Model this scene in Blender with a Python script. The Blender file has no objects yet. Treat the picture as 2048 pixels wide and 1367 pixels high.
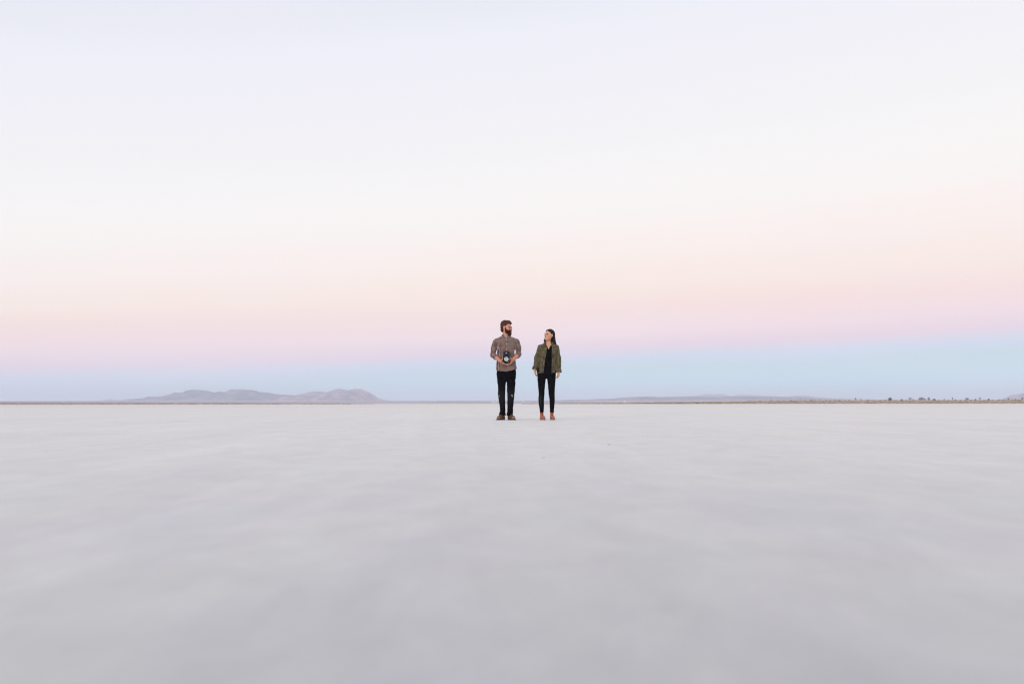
import bpy, math, random
import numpy as np
from mathutils import Vector, Matrix, noise as mnoise

random.seed(7)
rng = np.random.default_rng(7)
R = math.radians
scene = bpy.context.scene
col = scene.collection

# ------------------------------------------------------------------ camera data of the place
F_PX, W_PX, H_PX = 1991.0, 2048.0, 1367.0
CAM_H = 0.308
HORIZON = 806.5
ROLL = math.atan(2.2 / 2048)
def yh(px): return HORIZON + (1024 - px) / 1024 * 1.1

def lin(c):
    c = c / 255.0
    return c / 12.92 if c <= 0.04045 else ((c + 0.055) / 1.055) ** 2.4
def rgb(r, g, b): return (lin(r), lin(g), lin(b), 1.0)

# ------------------------------------------------------------------ object helpers
def link(name, me, mat=None, parent=None):
    o = bpy.data.objects.new(name, me)
    col.objects.link(o)
    if mat: me.materials.append(mat)
    if parent is not None: o.parent = parent
    return o
def tag(o, label=None, cat=None, group=None, kind=None):
    if label: o['label'] = label
    if cat: o['category'] = cat
    if group: o['group'] = group
    if kind: o['kind'] = kind
    return o
def empty(name, loc=(0, 0, 0), rz=0.0):
    o = bpy.data.objects.new(name, None)
    o.empty_display_size = 0.2
    o.location = loc; o.rotation_euler = (0, 0, rz)
    col.objects.link(o)
    return o

def mesh_arrays(name, V, Fq, smooth=True, cols=None):
    """V (n,3), Fq (m,3) or (m,4)"""
    me = bpy.data.meshes.new(name)
    k = Fq.shape[1]
    me.vertices.add(len(V)); me.vertices.foreach_set('co', V.astype(np.float32).ravel())
    me.loops.add(Fq.size); me.loops.foreach_set('vertex_index', Fq.astype(np.int32).ravel())
    me.polygons.add(len(Fq))
    me.polygons.foreach_set('loop_start', (np.arange(len(Fq)) * k).astype(np.int32))
    me.update(calc_edges=True)
    me.validate()
    me.polygons.foreach_set('use_smooth', np.full(len(me.polygons), smooth))
    if cols is not None:
        a = me.color_attributes.new('Col', 'FLOAT_COLOR', 'POINT')
        c = np.ones((len(V), 4), np.float32); c[:, :3] = cols
        a.data.foreach_set('color', c.ravel())
    me.update()
    return me

class MB:
    """small polygon collector for hard-edged parts"""
    def __init__(self): self.v, self.f = [], []
    def add(self, v, f):
        o = len(self.v); self.v += [tuple(p) for p in v]; self.f += [tuple(i + o for i in q) for q in f]
    def box(self, c, s, rot=None, bevel=0.0):
        x, y, z = s[0] / 2, s[1] / 2, s[2] / 2
        b = min(bevel, x * .9, y * .9, z * .9)
        M = rot or Matrix.Identity(3)
        if b <= 0:
            pts = [Vector((sx * x, sy * y, sz * z)) for sx in (-1, 1) for sy in (-1, 1) for sz in (-1, 1)]
            fs = [(0, 1, 3, 2), (4, 6, 7, 5), (0, 4, 5, 1), (2, 3, 7, 6), (0, 2, 6, 4), (1, 5, 7, 3)]
        else:
            # chamfered box: octagonal in xz, with inset front/back
            def ring(yy, ins):
                X, Z = x - ins, z - ins
                B = b
                return [Vector(p) for p in ((-X + B, yy, -Z), (X - B, yy, -Z), (X, yy, -Z + B), (X, yy, Z - B),
                                            (X - B, yy, Z), (-X + B, yy, Z), (-X, yy, Z - B), (-X, yy, -Z + B))]
            rs = [ring(-y, b * .7), ring(-y + b * .7, 0), ring(y - b * .7, 0), ring(y, b * .7)]
            pts = [p for r in rs for p in r]
            fs = [tuple(range(8))]
            for k in range(3):
                for i in range(8):
                    j = (i + 1) % 8
                    fs.append((k * 8 + i, (k + 1) * 8 + i, (k + 1) * 8 + j, k * 8 + j))
            fs.append(tuple(reversed(range(24, 32))))
        self.add([M @ p + Vector(c) for p in pts], fs)
    def tube(self, pts, rad, n=8, caps=True):
        pts = [Vector(p) for p in pts]
        rings = []
        up = Vector((0.13, 0.31, 0.94))
        for i, p in enumerate(pts):
            d = (pts[min(i + 1, len(pts) - 1)] - pts[max(i - 1, 0)]).normalized()
            a = d.cross(up)
            if a.length < 1e-3: a = d.cross(Vector((1, 0, 0)))
            a.normalize(); b2 = d.cross(a)
            r = rad[i] if hasattr(rad, '__len__') else rad
            rings.append([p + (a * math.cos(t) + b2 * math.sin(t)) * r for t in [2 * math.pi * k / n for k in range(n)]])
        v = [q for r in rings for q in r]
        f = []
        for i in range(len(pts) - 1):
            for k in range(n):
                j = (k + 1) % n
                f.append((i * n + k, i * n + j, (i + 1) * n + j, (i + 1) * n + k))
        if caps:
            f.append(tuple(reversed(range(n)))); f.append(tuple(range((len(pts) - 1) * n, len(pts) * n)))
        self.add(v, f)
    def build(self, name, mat, parent=None, smooth=False):
        me = bpy.data.meshes.new(name)
        me.from_pydata(self.v, [], self.f); me.validate()
        me.polygons.foreach_set('use_smooth', np.full(len(me.polygons), smooth))
        me.update()
        return link(name, me, mat, parent)

# ------------------------------------------------------------------ materials
def newmat(name):
    m = bpy.data.materials.new(name); m.use_nodes = True
    nt = m.node_tree; b = nt.nodes['Principled BSDF']
    return m, nt, b
def N(nt, t, **kw):
    n = nt.nodes.new(t)
    for k, v in kw.items():
        if k in n.inputs: n.inputs[k].default_value = v
        else: setattr(n, k, v)
    return n
def math_(nt, op, a, b=None, c=None, clamp=False):
    n = nt.nodes.new('ShaderNodeMath'); n.operation = op; n.use_clamp = clamp
    for i, x in enumerate((a, b, c)):
        if x is None: continue
        if isinstance(x, (int, float)): n.inputs[i].default_value = x
        else: nt.links.new(x, n.inputs[i])
    return n.outputs[0]
def mixc(nt, f, a, b, mode='MIX'):
    n = nt.nodes.new('ShaderNodeMix'); n.data_type = 'RGBA'; n.blend_type = mode
    for s, x in ((n.inputs[0], f), (n.inputs[6], a), (n.inputs[7], b)):
        if isinstance(x, (int, float)): s.default_value = x
        elif isinstance(x, tuple): s.default_value = x
        else: nt.links.new(x, s)
    return n.outputs[2]
def ramp(nt, fac, stops, interp='LINEAR'):
    n = nt.nodes.new('ShaderNodeValToRGB'); cr = n.color_ramp; cr.interpolation = interp
    while len(cr.elements) < len(stops): cr.elements.new(0.5)
    for e, (p, c) in zip(cr.elements, stops): e.position = p
    for e, (p, c) in zip(cr.elements, stops):
        e.position = p; e.color = c if isinstance(c, tuple) else (c, c, c, 1)
    nt.links.new(fac, n.inputs[0])
    return n.outputs[0]
def objco(nt, scale=(1, 1, 1), geo=False):
    tc = nt.nodes.new('ShaderNodeNewGeometry') if geo else nt.nodes.new('ShaderNodeTexCoord')
    mp = nt.nodes.new('ShaderNodeMapping'); mp.inputs['Scale'].default_value = scale
    nt.links.new(tc.outputs['Position' if geo else 'Object'], mp.inputs[0])
    return mp.outputs[0]
def objco_rot(nt, deg, scale):
    v = objco(nt, (1, 1, 1), geo=True)
    mp = nt.nodes.new('ShaderNodeMapping'); mp.inputs['Rotation'].default_value = (0, 0, math.radians(deg))
    nt.links.new(v, mp.inputs[0])
    m2 = nt.nodes.new('ShaderNodeMapping'); m2.inputs['Scale'].default_value = scale
    nt.links.new(mp.outputs[0], m2.inputs[0]); return m2.outputs[0]
def noise_(nt, vec, scale, detail=4, rough=0.55, dist=0.0):
    n = N(nt, 'ShaderNodeTexNoise'); n.inputs['Scale'].default_value = scale
    n.inputs['Detail'].default_value = detail; n.inputs['Roughness'].default_value = rough
    n.inputs['Distortion'].default_value = dist
    nt.links.new(vec, n.inputs['Vector'])
    return n.outputs['Fac']
def bump(nt, b, h, strength, dist):
    n = N(nt, 'ShaderNodeBump'); n.inputs['Strength'].default_value = strength
    n.inputs['Distance'].default_value = dist
    nt.links.new(h, n.inputs['Height']); nt.links.new(n.outputs[0], b.inputs['Normal'])

def mat_simple(name, c1, c2, scale, rough=0.8, bstr=0.0, bdist=0.002, stretch=(1, 1, 1), metal=0.0, spec=0.5, detail=4, lo=.35, hi=.65):
    m, nt, b = newmat(name)
    v = objco(nt, stretch)
    f = noise_(nt, v, scale, detail)
    c = ramp(nt, f, [(lo, c1), (hi, c2)])
    nt.links.new(c, b.inputs['Base Color'])
    b.inputs['Roughness'].default_value = rough
    b.inputs['Metallic'].default_value = metal
    b.inputs['Specular IOR Level'].default_value = spec
    if bstr: bump(nt, b, f, bstr, bdist)
    return m
def mat_vcol(name, rough=0.6, nscale=40, amt=0.12, sss=0.0, bstr=0.0, bdist=0.002, spec=0.4, stretch=(1, 1, 1)):
    m, nt, b = newmat(name)
    a = N(nt, 'ShaderNodeAttribute'); a.attribute_name = 'Col'
    v = objco(nt, stretch)
    f = noise_(nt, v, nscale, 4)
    g = ramp(nt, f, [(0.3, (1 - amt, 1 - amt, 1 - amt, 1)), (0.7, (1 + amt, 1 + amt, 1 + amt, 1))])
    c = mixc(nt, 1.0, a.outputs['Color'], g, 'MULTIPLY')
    nt.links.new(c, b.inputs['Base Color'])
    b.inputs['Roughness'].default_value = rough
    b.inputs['Specular IOR Level'].default_value = spec
    if sss:
        b.inputs['Subsurface Weight'].default_value = sss
        b.inputs['Subsurface Radius'].default_value = (0.012, 0.005, 0.003)
        b.inputs['Subsurface Scale'].default_value = 1.0
    if bstr: bump(nt, b, f, bstr, bdist)
    return m

# ------------------------------------------------------------------ signed-distance modelling
def rot_to(mat3): return np.array(mat3, dtype=np.float32)
class Field:
    def __init__(self, lo, hi, v):
        self.lo = np.array(lo, np.float32); self.v = v
        self.n = [int(math.ceil((hi[i] - lo[i]) / v)) + 1 for i in range(3)]
        self.F = np.full(self.n, 0.5, np.float32)
        self.ax = [self.lo[i] + np.arange(self.n[i], dtype=np.float32) * v for i in range(3)]
    def sub(self, lo, hi):
        s = []
        for i in range(3):
            a = max(0, int(math.floor((lo[i] - self.lo[i]) / self.v)))
            b = min(self.n[i], int(math.ceil((hi[i] - self.lo[i]) / self.v)) + 1)
            if b <= a: return None, None
            s.append(slice(a, b))
        g = [self.ax[0][s[0]][:, None, None], self.ax[1][s[1]][None, :, None], self.ax[2][s[2]][None, None, :]]
        return tuple(s), g
    def apply(self, lo, hi, fn, k, mode):
        m = k * 1.3 + 2 * self.v
        s, g = self.sub([a - m for a in lo], [a + m for a in hi])
        if s is None: return
        d = fn(*g).astype(np.float32)
        d = np.broadcast_to(d, self.F[s].shape)
        A = self.F[s]
        if mode == 'add':
            if k > 0:
                h = np.clip(0.5 + 0.5 * (A - d) / k, 0, 1)
                self.F[s] = A * (1 - h) + d * h - k * h * (1 - h)
            else: self.F[s] = np.minimum(A, d)
        elif mode == 'cut':
            e = -d
            if k > 0:
                h = np.clip(0.5 + 0.5 * (e - A) / k, 0, 1)
                self.F[s] = A * (1 - h) + e * h + k * h * (1 - h)
            else: self.F[s] = np.maximum(A, e)
    # primitives
    def ell(self, c, r, M=None, k=0.015, mode='add'):
        c = np.array(c, float); r = np.array(r, float); rm = r.max()
        Mi = np.eye(3) if M is None else np.array(M).T
        def fn(X, Y, Z):
            x, y, z = X - c[0], Y - c[1], Z - c[2]
            q = [Mi[i][0] * x + Mi[i][1] * y + Mi[i][2] * z for i in range(3)]
            k0 = np.sqrt(sum((q[i] / r[i]) ** 2 for i in range(3)) + 1e-9)
            k1 = np.sqrt(sum((q[i] / r[i] ** 2) ** 2 for i in range(3)) + 1e-9)
            return k0 * (k0 - 1) / k1
        self.apply(c - rm, c + rm, fn, k, mode)
    def cap(self, a, b, ra, rb, k=0.015, mode='add', flat=False):
        a = np.array(a, float); b = np.array(b, float); ab = b - a; L2 = (ab ** 2).sum(); L = math.sqrt(L2)
        def fn(X, Y, Z):
            x, y, z = X - a[0], Y - a[1], Z - a[2]
            t = (x * ab[0] + y * ab[1] + z * ab[2]) / L2
            tc = np.clip(t, 0, 1)
            if flat:
                rr = np.sqrt((x - t * ab[0]) ** 2 + (y - t * ab[1]) ** 2 + (z - t * ab[2]) ** 2) - (ra + (rb - ra) * tc)
                return np.maximum(rr, np.maximum(-t * L, (t - 1) * L))
            return np.sqrt((x - tc * ab[0]) ** 2 + (y - tc * ab[1]) ** 2 + (z - tc * ab[2]) ** 2) - (ra + (rb - ra) * tc)
        rm = max(ra, rb)
        self.apply(np.minimum(a, b) - rm, np.maximum(a, b) + rm, fn, k, mode)
    def chain(self, pts, rads, k=0.012):
        for i in range(len(pts) - 1): self.cap(pts[i], pts[i + 1], rads[i], rads[i + 1], k)
    def loft(self, prof, k=0.015, mode='add', p=2.3, off=0.0):
        """prof rows: z, cx, cy, rx, ry  (any z order)"""
        P = np.array(sorted(prof), float)
        zs = P[:, 0]
        # smooth resample
        def fn(X, Y, Z):
            z = Z.ravel()
            cx, cy, rx, ry = [np.interp(z, zs, P[:, i])[None, None, :] for i in (1, 2, 3, 4)]
            rx = rx + off; ry = ry + off
            q = ((np.abs(X - cx) / rx) ** p + (np.abs(Y - cy) / ry) ** p) ** (1.0 / p)
            d = (q - 1) * np.minimum(rx, ry)
            return np.maximum(d, np.maximum(Z - zs[-1], zs[0] - Z))
        lo = [(P[:, 1] - P[:, 3]).min() - off, (P[:, 2] - P[:, 4]).min() - off, zs[0]]
        hi = [(P[:, 1] + P[:, 3]).max() + off, (P[:, 2] + P[:, 4]).max() + off, zs[-1]]
        self.apply(lo, hi, fn, k, mode)
    def rbox(self, c, s, M=None, r=0.006, k=0.004, mode='add'):
        c = np.array(c, float); s = np.array(s, float) / 2 - r; rm = np.linalg.norm(s) + r
        Mi = np.eye(3) if M is None else np.array(M).T
        def fn(X, Y, Z):
            x, y, z = X - c[0], Y - c[1], Z - c[2]
            q = [np.abs(Mi[i][0] * x + Mi[i][1] * y + Mi[i][2] * z) - s[i] for i in range(3)]
            return np.sqrt(sum(np.maximum(v, 0) ** 2 for v in q)) + np.minimum(np.maximum(np.maximum(q[0], q[1]), q[2]), 0) - r
        self.apply(c - rm, c + rm, fn, k, mode)
    def fun(self, fn, lo=(-9, -9, -9), hi=(9, 9, 9), k=0.006, mode='cut'):
        self.apply(lo, hi, fn, k, mode)
    def disp(self, fn, lo=(-9, -9, -9), hi=(9, 9, 9)):
        s, g = self.sub(lo, hi); self.F[s] = self.F[s] + fn(*g).astype(np.float32)
    def mesh(self, name, mat, parent=None, colfn=None, relax=1):
        F = self.F; F[0] = F[-1] = .1; F[:, 0] = F[:, -1] = .1; F[:, :, 0] = F[:, :, -1] = .1
        ins = F < 0
        nx, ny, nz = F.shape
        c = np.zeros((nx - 1, ny - 1, nz - 1), np.uint8)
        offs = [(i, j, l) for i in (0, 1) for j in (0, 1) for l in (0, 1)]
        for (i, j, l) in offs: c += ins[i:nx - 1 + i, j:ny - 1 + j, l:nz - 1 + l]
        act = np.argwhere((c > 0) & (c < 8))
        vals = {o: F[act[:, 0] + o[0], act[:, 1] + o[1], act[:, 2] + o[2]] for o in offs}
        pos = np.zeros((len(act), 3)); cnt = np.zeros(len(act))
        for o in offs:
            for a in range(3):
                if o[a] == 0:
                    o2 = list(o); o2[a] = 1; o2 = tuple(o2)
                    v0, v1 = vals[o], vals[o2]
                    m = (v0 < 0) != (v1 < 0)
                    t = np.where(m, v0 / np.where(m, v0 - v1, 1), 0)
                    p = np.array(o, float)[None, :].repeat(len(act), 0); p[:, a] = t
                    pos[m] += p[m]; cnt += m
        pos = pos / cnt[:, None] + act
        V = pos * self.v + self.lo[None, :]
        idx = np.full((nx - 1, ny - 1, nz - 1), -1, np.int32)
        idx[act[:, 0], act[:, 1], act[:, 2]] = np.arange(len(act))
        quads = []
        for a in range(3):
            s0 = [slice(0, None)] * 3; s1 = [slice(0, None)] * 3
            s0[a] = slice(0, -1); s1[a] = slice(1, None)
            A, B = ins[tuple(s0)], ins[tuple(s1)]
            e = np.argwhere(A != B)
            fl = A[e[:, 0], e[:, 1], e[:, 2]]
            b1, b2 = (a + 1) % 3, (a + 2) % 3
            q = []
            for (u, w) in ((0, 0), (1, 0), (1, 1), (0, 1)):
                ee = e.copy(); ee[:, b1] -= u; ee[:, b2] -= w
                q.append(idx[ee[:, 0], ee[:, 1], ee[:, 2]])
            q = np.stack(q, 1)
            q = np.where(fl[:, None], q, q[:, ::-1])
            quads.append(q)
        Q = np.concatenate(quads)
        for _ in range(relax):
            S = np.zeros_like(V); n = np.zeros(len(V))
            for i in range(4):
                a, b = Q[:, i], Q[:, (i + 1) % 4]
                for j in range(3):
                    S[:, j] += np.bincount(a, V[b, j], len(V)) + np.bincount(b, V[a, j], len(V))
                n += np.bincount(a, minlength=len(V)) + np.bincount(b, minlength=len(V))
            V = V * 0.5 + 0.5 * S / n[:, None]
        cols = colfn(V) if colfn else None
        me = mesh_arrays(name, V, Q, True, cols)
        return link(name, me, mat, parent)

def wr(X, Y, Z, f, s=0.0):
    """cheap fold-like displacement"""
    return (np.sin(f * (X * 1.1 + Z * 0.7) + 1.3 + s) * np.sin(f * (Z * 1.3 - X * 0.6 + Y) + 0.7 + 2 * s)
            + 0.5 * np.sin(f * 1.9 * (Z * 0.9 + Y * 0.8 - X) + s * 3) * np.sin(f * 1.7 * (X - Z * .3) + 2.1))

# ------------------------------------------------------------------ anatomy
def head_frame(yaw, pitch, tilt=0.0):
    return np.array(Matrix.Rotation(R(yaw), 3, 'Z') @ Matrix.Rotation(R(tilt), 3, 'Y') @ Matrix.Rotation(R(-pitch), 3, 'X'))
def add_head(F, C, M, s=1.0, female=False):
    C = np.array(C, float)
    def P(p): return C + s * (M @ np.array(p, float))
    def E(c, r, k=.012, mode='add', M2=None): F.ell(P(c), np.array(r) * s, M if M2 is None else M @ M2, k * s, mode)
    E((0, .018, .035), (.074, .094, .09), .02)
    E((0, -.02, -.03), (.060, .068, .082), .03)
    E((0, -.045, -.075), (.046 if not female else .040, .042, .036), .025)          # jaw
    E((0, -.070, -.100), (.024 if not female else .018, .020, .018), .02)           # chin
    for sx in (-1, 1):
        E((sx * .040, -.060, -.028), (.022, .020, .020), .02)                        # cheekbone
        E((sx * .028, -.083, .020), (.024, .011, .007), .012)                        # brow
        E((sx * .032, -.098, .003), (.017, .012, .011), .010, 'cut')                 # eye socket
        E((sx * .031, -.088, .000), (.0125, .012, .0062), .004, 'cut')               # lid opening
        E((sx * .031, -.0865, .0115), (.016, .0085, .0035), .004)                    # upper lid fold
        # ear with a hollow
        E((sx * .077, .012, -.008), (.010, .019, .031), .006)
        E((sx * .087, .008, -.004), (.006, .010, .017), .004, 'cut')
        E((sx * .012, -.100, -.033), (.008, .009, .007), .006)                       # nostril wing
    F.cap(P((0, -.088, .012)), P((0, -.114, -.030)), .0080 * s, (.0088 if female else .0104) * s, .008 * s)  # nose
    E((0, -.091, -.056), (.021, .010, .006), .006)                                   # lips
    E((0, -.089, -.067), (.019, .010, .007), .006)
    E((0, -.101, -.0615), (.020, .006, .0016), .003, 'cut')
    return P

def eye_material():
    m, nt, b = newmat('eye')
    s_ = N(nt, 'ShaderNodeSeparateXYZ'); tc = nt.nodes.new('ShaderNodeTexCoord'); nt.links.new(tc.outputs['Object'], s_.inputs[0])
    r2 = math_(nt, 'SQRT', math_(nt, 'ADD', math_(nt, 'POWER', s_.outputs[0], 2), math_(nt, 'POWER', s_.outputs[2], 2)))
    c = ramp(nt, math_(nt, 'MULTIPLY', r2, 50), [(.11, (.004, .003, .003, 1)), (.13, (.05, .03, .02, 1)), (.27, (.05, .03, .02, 1)), (.31, (.20, .15, .13, 1))])
    nt.links.new(c, b.inputs['Base Color']); b.inputs['Roughness'].default_value = .45; b.inputs['Specular IOR Level'].default_value = .2
    return m
def add_eyes(body, C, M, s=1.0, look=0.0):
    mm = bpy.data.materials.get('eye') or eye_material()
    n, k = 14, 9
    V = [(0, -1, 0)] + [(math.sin(math.pi * i / k) * math.cos(2 * math.pi * j / n), -math.cos(math.pi * i / k), math.sin(math.pi * i / k) * math.sin(2 * math.pi * j / n)) for i in range(1, k) for j in range(n)] + [(0, 1, 0)]
    F_ = [(0, 1 + j, 1 + (j + 1) % n) for j in range(n)]
    for i in range(k - 2):
        for j in range(n): F_.append((1 + i * n + j, 1 + (i + 1) * n + j, 1 + (i + 1) * n + (j + 1) % n, 1 + i * n + (j + 1) % n))
    F_ += [(len(V) - 1, 1 + (k - 2) * n + (j + 1) % n, 1 + (k - 2) * n + j) for j in range(n)]
    V = np.array(V) * .0122
    for sx in (-1, 1):
        me = bpy.data.meshes.new('eye'); me.from_pydata([tuple(v) for v in V], [], F_)
        me.polygons.foreach_set('use_smooth', np.full(len(me.polygons), True)); me.update()
        o = link('eye', me, mm, body)
        o.location = tuple(np.array(C) + s * (M @ np.array([sx * .031, -.0805, .0005])))
        o.rotation_euler = (Matrix(M.tolist()) @ Matrix.Rotation(R(look), 3, 'Z')).to_euler()
        o.scale = (s, s, s)

def local(V, C, M, s=1.0): return ((V - np.array(C)[None, :]) @ M) / s

def add_hand(F, w, d, n, side, curls, spread=.012, size=1.0, thumb=None, k=.006, fseg=3):
    """w wrist, d direction, n palm normal, side = thumb direction; curls: per-finger bend per joint in degrees"""
    w, d, n, side = [np.array(Vector(a)) for a in (w, d, n, side)]
    d = d / np.linalg.norm(d); n = n - d * n.dot(d); n /= np.linalg.norm(n)
    side = side - d * side.dot(d) - n * side.dot(n); side /= np.linalg.norm(side)
    M = np.stack([d, side, n], 1)
    S = size
    F.cap(w - d * .03 * S, w + d * .03 * S, .026 * S, .024 * S, .02)
    F.ell(w + d * .052 * S, (.052 * S, .042 * S, .0165 * S), M, .012)
    F.ell(w + d * .075 * S, (.025 * S, .042 * S, .014 * S), M, .008)
    lens = (.074, .082, .077, .060)
    rad = (.0092, .0095, .0090, .0080)
    for i in range(4):
        o = (1.5 - i)
        p = w + d * (.088 - .004 * abs(o - .4)) * S + side * o * .0195 * S
        dirv = d + side * o * spread * 4
        dirv /= np.linalg.norm(dirv)
        cu = R(curls[i])
        pts, rr = [p - dirv * .02 * S, p], [rad[i] * S, rad[i] * S]
        for j, fr in enumerate((.46, .30, .24)):
            c_, s_ = math.cos(cu), math.sin(cu)
            # rotate dirv toward n about the axis perpendicular to both
            nn = n - dirv * n.dot(dirv); nn /= np.linalg.norm(nn)
            if j > 0 or True:
                dirv = dirv * c_ + nn * s_
            p = p + dirv * lens[i] * fr * S
            pts.append(p); rr.append(rad[i] * S * (1 - .1 * (j + 1)))
        F.chain(pts, rr, .0025)
    t0 = w + d * .022 * S + side * .030 * S
    td = thumb if thumb is not None else d * .75 + side * .55 + n * .25
    td = np.array(Vector(td)); td = td / np.linalg.norm(td)
    t1 = t0 + (td * .6 + side * .4) * .036 * S
    t2 = t1 + td * .032 * S
    td2 = td * .9 + d * .25; td2 /= np.linalg.norm(td2)
    t3 = t2 + td2 * .026 * S
    F.cap(w + d * .015 * S + side * .012 * S, t1, .016 * S, .0125 * S, .012)
    F.chain([t1, t2, t3], [.0115 * S, .0105 * S, .0085 * S], .003)

def shoe(name, heel, toe, h, wd, mat, solemat, parent, boot=False, tip=None):
    """foot-shaped upper with toe box plus a sole sub-part; heel/toe xy points"""
    hx, hy = heel; tx, ty = toe
    d = np.array([tx - hx, ty - hy]); L = np.linalg.norm(d); d /= L
    nrm = np.array([-d[1], d[0]])
    xs = [hx, tx]; ys = [hy, ty]
    v = .0042
    F = Field((min(xs) - .08, min(ys) - .08, -.01), (max(xs) + .08, max(ys) + .08, h + .05), v)
    G = Field((min(xs) - .08, min(ys) - .08, -.01), (max(xs) + .08, max(ys) + .08, .05), v)
    def pt(t, z, o=0): return (hx + d[0] * t * L + nrm[0] * o, hy + d[1] * t * L + nrm[1] * o, z)
    w2 = wd / 2
    F.cap(pt(.06, .045), pt(.45, .045), w2 * .80, w2 * .88, .02)
    F.ell(pt(.74, .042), (L * .27, w2 * .98, .040), np.array([[d[0], nrm[0], 0], [d[1], nrm[1], 0], [0, 0, 1]]), .02)
    F.cap(pt(.45, .075), pt(.70, .048), w2 * .62, w2 * .62, .02)
    F.cap(pt(.12, .05), pt(.14, h), w2 * .80, w2 * .74, .02, flat=False)
    F.cap(pt(.25, .06), pt(.22, h), w2 * .7, w2 * .74, .02)
    F.fun(lambda X, Y, Z: (h - Z) + 0 * (X + Y), (-9, -9, h - .05), (9, 9, 9), .003, 'cut')
    F.fun(lambda X, Y, Z: (Z - .014) + 0 * (X + Y), k=.002, mode='cut')
    # lace ridges over the instep
    for i in range(4):
        t = .36 + .09 * i
        F.cap(pt(t, .118 - .017 * i, -.018), pt(t + .02, .118 - .017 * i, .018), .005, .005, .003)
    def cf(V):
        dz = V[:, 2]
        t = ((V[:, 0] - hx) * d[0] + (V[:, 1] - hy) * d[1]) / L
        dust = np.clip((.05 - dz) / .05, 0, 1) * .22 * (tip or .5) / .5
        dust = np.clip(dust + np.clip((t - .90) / .16, 0, 1) * (tip or 0), 0, .8)[:, None]
        base = np.array(mat[1])[None, :]
        return base * (1 - dust) + np.array([.42, .36, .31])[None, :] * dust
    up = F.mesh(name, mat[0], parent, cf, 1)
    def sole(X, Y, Z):
        t = ((X - hx) * d[0] + (Y - hy) * d[1]) / L
        o = (X - hx) * nrm[0] + (Y - hy) * nrm[1]
        tt = np.clip(t, .10, .84)
        wloc = w2 * (.84 + .22 * np.clip((tt - .35) / .35, 0, 1))
        rr = np.sqrt(((t - tt) * L) ** 2 + o ** 2) - wloc - .003
        return np.maximum(rr, np.maximum(Z - .022, .001 - Z))
    G.fun(sole, (min(xs) - .08, min(ys) - .08, -.01), (max(xs) + .08, max(ys) + .08, .05), 0, 'add')
    G.mesh('sole', solemat, up, None, 0)
    return up

SKIN_M = np.array([.64, .30, .225]); SKIN_W = np.array([.68, .36, .215])
m_skin = mat_vcol('skin', .55, 60, .06, sss=.12, bstr=.08, bdist=.001)

def face_cols(V, C, M, s, base, lips, brow, body_red=True):
    q = local(V, C, M, s)
    x, y, z = np.abs(q[:, 0]), q[:, 1], q[:, 2]
    c = np.repeat(base[None, :], len(V), 0)
    def blend(mask, colr):
        nonlocal c
        m = np.clip(mask, 0, 1)[:, None]; c = c * (1 - m) + np.array(colr)[None, :] * m
    blend(1.0 * np.exp(-(((x - .042) / .020) ** 2 + ((z + .030) / .020) ** 2)) * (y < -.03) * .45, base * np.array([1.05, .78, .75]))
    blend(np.exp(-((x / .014) ** 2 + ((z + .030) / .014) ** 2)) * (y < -.09) * .4, base * np.array([1.05, .76, .74]))
    blend(((np.abs(x - .031) / .018) ** 2 + ((z - .003) / .0095) ** 2 < 1) * (y < -.06) * .9, (.085, .04, .03))
    blend(((np.abs(x - .030) / .019) ** 2 + ((z - .021) / .0055) ** 2 < 1) * (y < -.06) * .85, brow)
    blend(((x / .022) ** 2 + ((z + .0615) / .009) ** 2 < 1) * (y < -.07) * .9, lips)
    return c

# ================================================================== THE MAN
MX = (1012.5 - 1024) / F_PX * 18.69
PD = 18.69

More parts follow.
